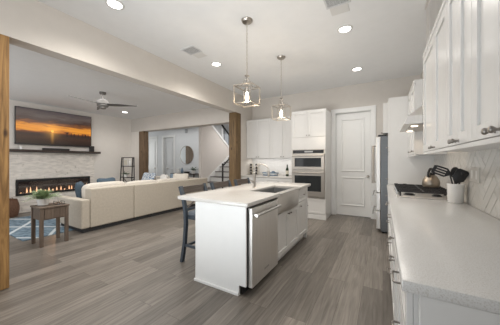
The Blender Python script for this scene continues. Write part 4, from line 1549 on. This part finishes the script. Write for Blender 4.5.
pillow('slate blue throw pillow leaning at the near sofa arm', (-5.33, 2.28, 0.67), 0.44, (0, R(80), R(58)), M['blue'])
pillow('dark blue throw pillow peeking over the sofa back near the fireplace', (-5.17, 2.72, 0.72), 0.46, (0, R(78), R(12)), M['blue'])
pillow('blue and white patterned throw pillow in front of the dark wooden post', (-6.42, 4.56, 0.66), 0.62, (R(66), 0, 0), M['patpillow'])
pillow('white throw pillow right of the patterned pillow on the far sofa seat', (-5.90, 4.76, 0.69), 0.42, (R(74), 0, R(-14)), M['white_fabric'])
pillow('blue grey throw pillow on the far sofa seat left of the beige one', (-5.46, 4.82, 0.72), 0.42, (R(76), 0, R(8)), M['blue_grey'])
pillow('beige throw pillow in the far corner of the sofa', (-5.09, 4.70, 0.72), 0.48, (R(72), 0, R(28)), M['sofa_light'])

# ================================================================== END TABLE, FERN
ax0, ax1, ay0, ay1 = -4.78, -4.42, 1.36, 1.72
t = thing('end_table', 'small grey brown wooden end table beside the sofa arm', 'end table', (-4.6, 1.54, 0))
link('tabletop', bx(ax0 - 0.01, ax1 + 0.01, ay0 - 0.01, ay1 + 0.01, 0.575, 0.60, 0.004), M['table'], t)
link('apron', bx(ax0 + 0.01, ax1 - 0.01, ay0 + 0.01, ay1 - 0.01, 0.40, 0.575, 0.002), M['table'], t)
dr = link('drawer', bx(ax1 - 0.012, ax1 + 0.004, ay0 + 0.055, ay1 - 0.055, 0.415, 0.565, 0.003), M['table'], t)
for xx in (ax0, ax1 - 0.045):
    for yy in (ay0, ay1 - 0.045):
        link('leg', bx(xx, xx + 0.045, yy, yy + 0.045, 0, 0.575, 0.003), M['table'], t)


def fern(name, label, loc, n, ln, pot_prof, potm, leafm, lw, up):
    x, y, z = loc
    t = thing(name, label, 'plant', loc)
    link('pot', lathe(B(), pot_prof, x, y, z, 24), potm, t, True)
    bm = B()
    top = z + max(h for r, h in pot_prof) - 0.01
    rnd = random.Random(5)
    for i in range(n):
        az = rnd.uniform(0, 2 * PI)
        el = rnd.uniform(up, 1.45)
        L = ln * rnd.uniform(0.6, 1.05)
        pts = []
        for k in range(5):
            s = k / 4
            rr = L * s * math.cos(el) * (1 + 0.3 * s)
            zz = L * s * math.sin(el) - 0.35 * L * s * s
            pts.append(Vector((x + rr * math.cos(az), y + rr * math.sin(az), top + zz)))
        tube(bm, pts, [0.003, 0.0025, 0.002, 0.0015, 0.001], 4)
        side = Vector((-math.sin(az), math.cos(az), 0))
        for k in range(1, 9):
            s = k / 8
            i0 = min(3, int(s * 4))
            f = s * 4 - i0
            p = pts[i0].lerp(pts[i0 + 1], f)
            d = (pts[i0 + 1] - pts[i0]).normalized()
            for sg in (-1, 1):
                wl = lw * (1 - 0.55 * s) * rnd.uniform(0.8, 1.2)
                tip = p + side * sg * wl + d * wl * 0.5 + Vector((0, 0, rnd.uniform(-0.2, 0.3) * wl))
                m1 = p.lerp(tip, 0.5)
                a = m1 + d * wl * 0.22
                b2 = m1 - d * wl * 0.22
                q = [bm.verts.new(v) for v in (p, a, tip, b2)]
                bm.faces.new(q)
    link('foliage', bm, leafm, t)
    return t


fern('potted_fern', 'feathery green fern in a white pot on the end table', (-4.66, 1.47, 0.6005), 84, 0.235,
     [(0.05, 0), (0.066, 0.005), (0.078, 0.10), (0.074, 0.105), (0.066, 0.095), (0.002, 0.09)], M['ceramic'], M['leaf'], 0.06, 0.4)
t = thing('candle_tray', 'small dark glass candle tray beside the fern on the end table', 'tray', (-4.56, 1.64, 0.6005))
link('tray', bx(-4.63, -4.47, 1.585, 1.695, 0.6005, 0.612, 0.003), M['black'], t)
bm = B()
for yy in (1.592, 1.688):
    bar(bm, (-4.62, yy, 0.645), (-4.48, yy, 0.645), 0.005)
    for xx in (-4.62, -4.48):
        bar(bm, (xx, yy, 0.612), (xx, yy, 0.645), 0.005)
link('rail', bm, M['iron'], t)
for xx in (-4.58, -4.52):
    link('candle_glass', lathe(B(), [(0.02, 0), (0.022, 0.03), (0.02, 0.03), (0.018, 0.004)], xx, 1.64, 0.612, 16), M['smoke_glass'], t, True)

# ================================================================== LADDER SHELF
t = thing('ladder_shelf', 'black metal ladder shelf in the living room corner', 'shelf', (-7.16, 4.26, 0))
lx0, lx1 = -7.46, -6.87
for xx, s in ((lx0, -1), (lx1, 1)):
    bm = B()
    bar(bm, (xx + s * 0.03, 4.300, 0), (xx, 4.380, 1.42), 0.025)
    link('front_post', bm, M['rail'], t)
    bm = B()
    bar(bm, (xx, 4.440, 0), (xx, 4.420, 1.42), 0.022)
    link('rear_post', bm, M['rail'], t)
bm = B()
bar(bm, (lx0, 4.380, 1.41), (lx1, 4.380, 1.41), 0.022)
bar(bm, (lx0, 4.420, 1.41), (lx1, 4.420, 1.41), 0.022)
bar(bm, (lx0, 4.340, 0.50), (lx1, 4.315, 0.2), 0.014)
bar(bm, (lx1, 4.340, 0.50), (lx0, 4.315, 0.2), 0.014)
bar(bm, (lx0, 4.435, 0.74), (lx1, 4.435, 0.30), 0.014)
bar(bm, (lx1, 4.435, 0.74), (lx0, 4.435, 0.30), 0.014)
link('brace', bm, M['rail'], t)
for z in (0.16, 0.76, 1.12):
    yf = 4.300 + 0.08 * z / 1.42
    link('shelf_board', bx(lx0 - 0.01, lx1 + 0.01, yf - 0.02, 4.445, z, z + 0.022, 0.002), M['rail'], t)
t = thing('picture_frame', 'white framed card on the top board of the ladder shelf', 'picture frame', (-7.28, 4.380, 1.142))
link('frame', bx(-7.40, -7.16, 4.395, 4.412, 1.1425, 1.36, 0.003), M['white_fabric'], t)
link('card', bx(-7.37, -7.19, 4.392, 4.395, 1.17, 1.33), M['paper'], t)
fern('potted_plant', 'small dark green plant in a white pot on the ladder shelf', (-7.19, 4.340, 0.7825), 16, 0.17,
     [(0.045, 0), (0.055, 0.09), (0.05, 0.09), (0.002, 0.08)], M['ceramic'], M['leaf_dark'], 0.05, 0.3)
solid('vase', lathe(B(), [(0.03, 0), (0.045, 0.04), (0.04, 0.12), (0.02, 0.17), (0.025, 0.2), (0.02, 0.2), (0.015, 0.17), (0.002, 0.02)], -6.98, 4.360, 1.1425, 20), M['ceramic'],
      'slim white vase on the top board of the ladder shelf', 'vase', (-6.98, 4.360, 1.1425))

# ================================================================== CEILING FAN
fcx, fcy = -5.285, 2.68
t = thing('ceiling_fan', 'brushed nickel three blade ceiling fan in the living room', 'ceiling fan', (fcx, fcy, ZL))
link('canopy', lathe(B(), [(0.035, -0.05), (0.06, -0.045), (0.065, 0.0)], fcx, fcy, ZL, 24), M['fan'], t, True)
link('downrod', lathe(B(), [(0.012, -0.16), (0.012, -0.05)], fcx, fcy, ZL, 12), M['fan'], t, True)
link('motor', lathe(B(), [(0.02, -0.15), (0.05, -0.16), (0.10, -0.185), (0.115, -0.23), (0.115, -0.26), (0.05, -0.268)], fcx, fcy, ZL, 28), M['fan'], t, True)
link('switch_housing', lathe(B(), [(0.112, -0.275), (0.115, -0.29), (0.10, -0.315), (0.07, -0.325), (0.065, -0.352), (0.05, -0.362), (0.002, -0.364)], fcx, fcy, ZL, 28), M['fan'], t, True)
for k in range(3):
    a = R(42 + 120 * k)
    bm = B()
    top, bot = [], []
    n = 8
    for i in range(n + 1):
        s = i / n
        r = 0.09 + 0.60 * s
        wl = 0.055 + 0.02 * math.sin(PI * min(1, s * 1.3)) - 0.04 * s
        for sg in (1, -1):
            zz = ZL - 0.265 + sg * wl * 0.22
            x = r * math.cos(a) + sg * wl * math.sin(a)
            y = r * math.sin(a) - sg * wl * math.cos(a)
            top.append(bm.verts.new((fcx + x, fcy + y, zz + 0.004)))
            bot.append(bm.verts.new((fcx + x, fcy + y, zz - 0.004)))
    for i in range(n):
        q = i * 2
        bm.faces.new((top[q], top[q + 1], top[q + 3], top[q + 2]))
        bm.faces.new((bot[q], bot[q + 2], bot[q + 3], bot[q + 1]))
        bm.faces.new((top[q], top[q + 2], bot[q + 2], bot[q]))
        bm.faces.new((top[q + 1], bot[q + 1], bot[q + 3], top[q + 3]))
    bm.faces.new((top[0], bot[0], bot[1], top[1]))
    bm.faces.new((top[-2], top[-1], bot[-1], bot[-2]))
    link('blade', bm, M['blade'], t, True)

# ================================================================== FOYER
mx_, mz_ = -7.69, 1.575
t = thing('round_mirror', 'round wall mirror with thin frame above the foyer console', 'mirror', (mx_, 7.49, mz_))
link('frame', lathe(B(), [(0.405, 0), (0.42, -0.004), (0.42, -0.024), (0.405, -0.026), (0.402, -0.015)], mx_, 7.499, mz_, 48, 'y', close=False), M['nickel'], t, True)
link('glass', lathe(B(), [(0.403, 0), (0.403, -0.016)], mx_, 7.499, mz_, 48, 'y'), M['mirror'], t)
t = thing('console_table', 'dark wooden console table under the round mirror', 'table', (-7.6, 7.28, 0))
link('tabletop', bx(-8.30, -6.85, 7.08, 7.48, 0.72, 0.76, 0.004), M['console'], t)
for xx in (-8.28, -6.93):
    for yy in (7.10, 7.42):
        link('leg', bx(xx, xx + 0.05, yy, yy + 0.05, 0, 0.72, 0.003), M['console'], t)
link('lower_shelf', bx(-8.26, -6.90, 7.12, 7.45, 0.18, 0.21, 0.003), M['console'], t)
t = thing('storage_box', 'white storage box at the left on the foyer console', 'box', (-7.95, 7.26, 0.7605))
link('box', bx(-8.05, -7.83, 7.17, 7.35, 0.7605, 0.93, 0.004), M['ceramic'], t)
link('lid', bx(-8.055, -7.825, 7.165, 7.355, 0.93, 0.965, 0.004), M['plate'], t)
solid('bowl', lathe(B(), [(0.05, 0), (0.12, 0.03), (0.15, 0.075), (0.143, 0.075), (0.11, 0.035), (0.002, 0.015)], -7.45, 7.26, 0.7605, 28), M['iron'],
      'dark shallow bowl in the middle of the foyer console', 'bowl', (-7.45, 7.26, 0.7605))
solid('vase', lathe(B(), [(0.04, 0), (0.065, 0.05), (0.055, 0.14), (0.028, 0.20), (0.03, 0.24), (0.024, 0.24), (0.02, 0.2), (0.002, 0.02)], -7.72, 7.24, 0.7605, 20), M['tray_blue'],
      'blue grey bottle vase between white box and dark bowl on the console', 'vase', (-7.72, 7.24, 0.7605))
fern('potted_plant', 'broad leaf green plant in a white pot at the right of the console', (-7.05, 7.24, 0.7605), 9, 0.24,
     [(0.06, 0), (0.075, 0.005), (0.085, 0.13), (0.08, 0.13), (0.002, 0.12)], M['ceramic'], M['leaf_dark'], 0.10, 0.5)
solid('door_chime', bx(-7.78, -7.66, 7.46, 7.499, 2.57, 2.75, 0.006), M['chime'], 'small grey chime box high on the foyer wall', 'chime', (-7.72, 7.49, 2.66), smooth=None)

# staircase
t = thing('staircase', 'white staircase with dark treads rising behind the wooden post', 'staircase', (-5.18, 6.2, 0))
sxa, sxb, ys = -5.598, -4.60, 5.80
for i in range(13):
    z0 = i * 0.18
    y = ys + i * 0.28
    link('riser', bx(sxa + 0.02, sxb, y, y + 0.02, z0, z0 + 0.155), M['trim'], t)
    link('tread', bx(sxa + 0.02, sxb, y - 0.03, y + 0.30, z0 + 0.155, z0 + 0.185, 0.004), M['tread'], t)
link('skirt_board', prism(B(), [(6.16, 0.0), (6.30, 0.25), (9.4, 2.24), (9.4, 2.56), (6.16, 0.48)], sxa, sxa + 0.019, 'x'), M['trim'], t)
link('stringer', prism(B(), [(5.83, 0.0), (6.15, 0.0), (9.45, 2.0), (9.45, 2.3)], sxb - 0.05, sxb - 0.005, 'x'), M['trim'], t)
t = thing('stair_railing', 'dark metal railing with newel post at the foot of the stairs', 'railing', (-4.77, 6.15, 0))
rx = sxb - 0.03
link('newel_post', bx(rx - 0.022, rx + 0.022, 6.10, 6.144, 0.366, 1.22, 0.004), M['rail'], t)
bm = B()
bar(bm, (rx, 6.12, 1.13), (rx, 9.0, 1.13 + 2.88 * 0.643), 0.035, 0.035)
link('handrail', bm, M['rail'], t)
for i in range(3, 12, 2):
    yy = ys + i * 0.28 + 0.15
    zt = (yy - 6.12) * 0.643 + 1.11
    bm = B()
    bar(bm, (rx, yy, i * 0.18 + 0.186), (rx, yy, zt), 0.010)
    link('baluster', bm, M['rail'], t)
t = thing('upper_railing', 'dark sloping handrail on the half wall of the upper stair flight', 'railing', (-5.66, 7.0, 2.4))
bm = B()
bar(bm, (-5.63, 6.62, 2.785), (-5.63, 8.2, 1.68), 0.03, 0.03)
link('shoe_rail', bm, M['rail'], t)
bm = B()
bar(bm, (-5.66, 7.42, 2.785), (-5.66, 8.2, 2.235), 0.05, 0.045)
link('handrail', bm, M['rail'], t)
for yy in (7.6, 7.9, 8.15):
    bm = B()
    bar(bm, (-5.66, yy, 1.66 + (8.2 - yy) * 0.70 - 0.02), (-5.66, yy, 2.235 + (8.2 - yy) * 0.705), 0.012)
    link('baluster', bm, M['rail'], t)
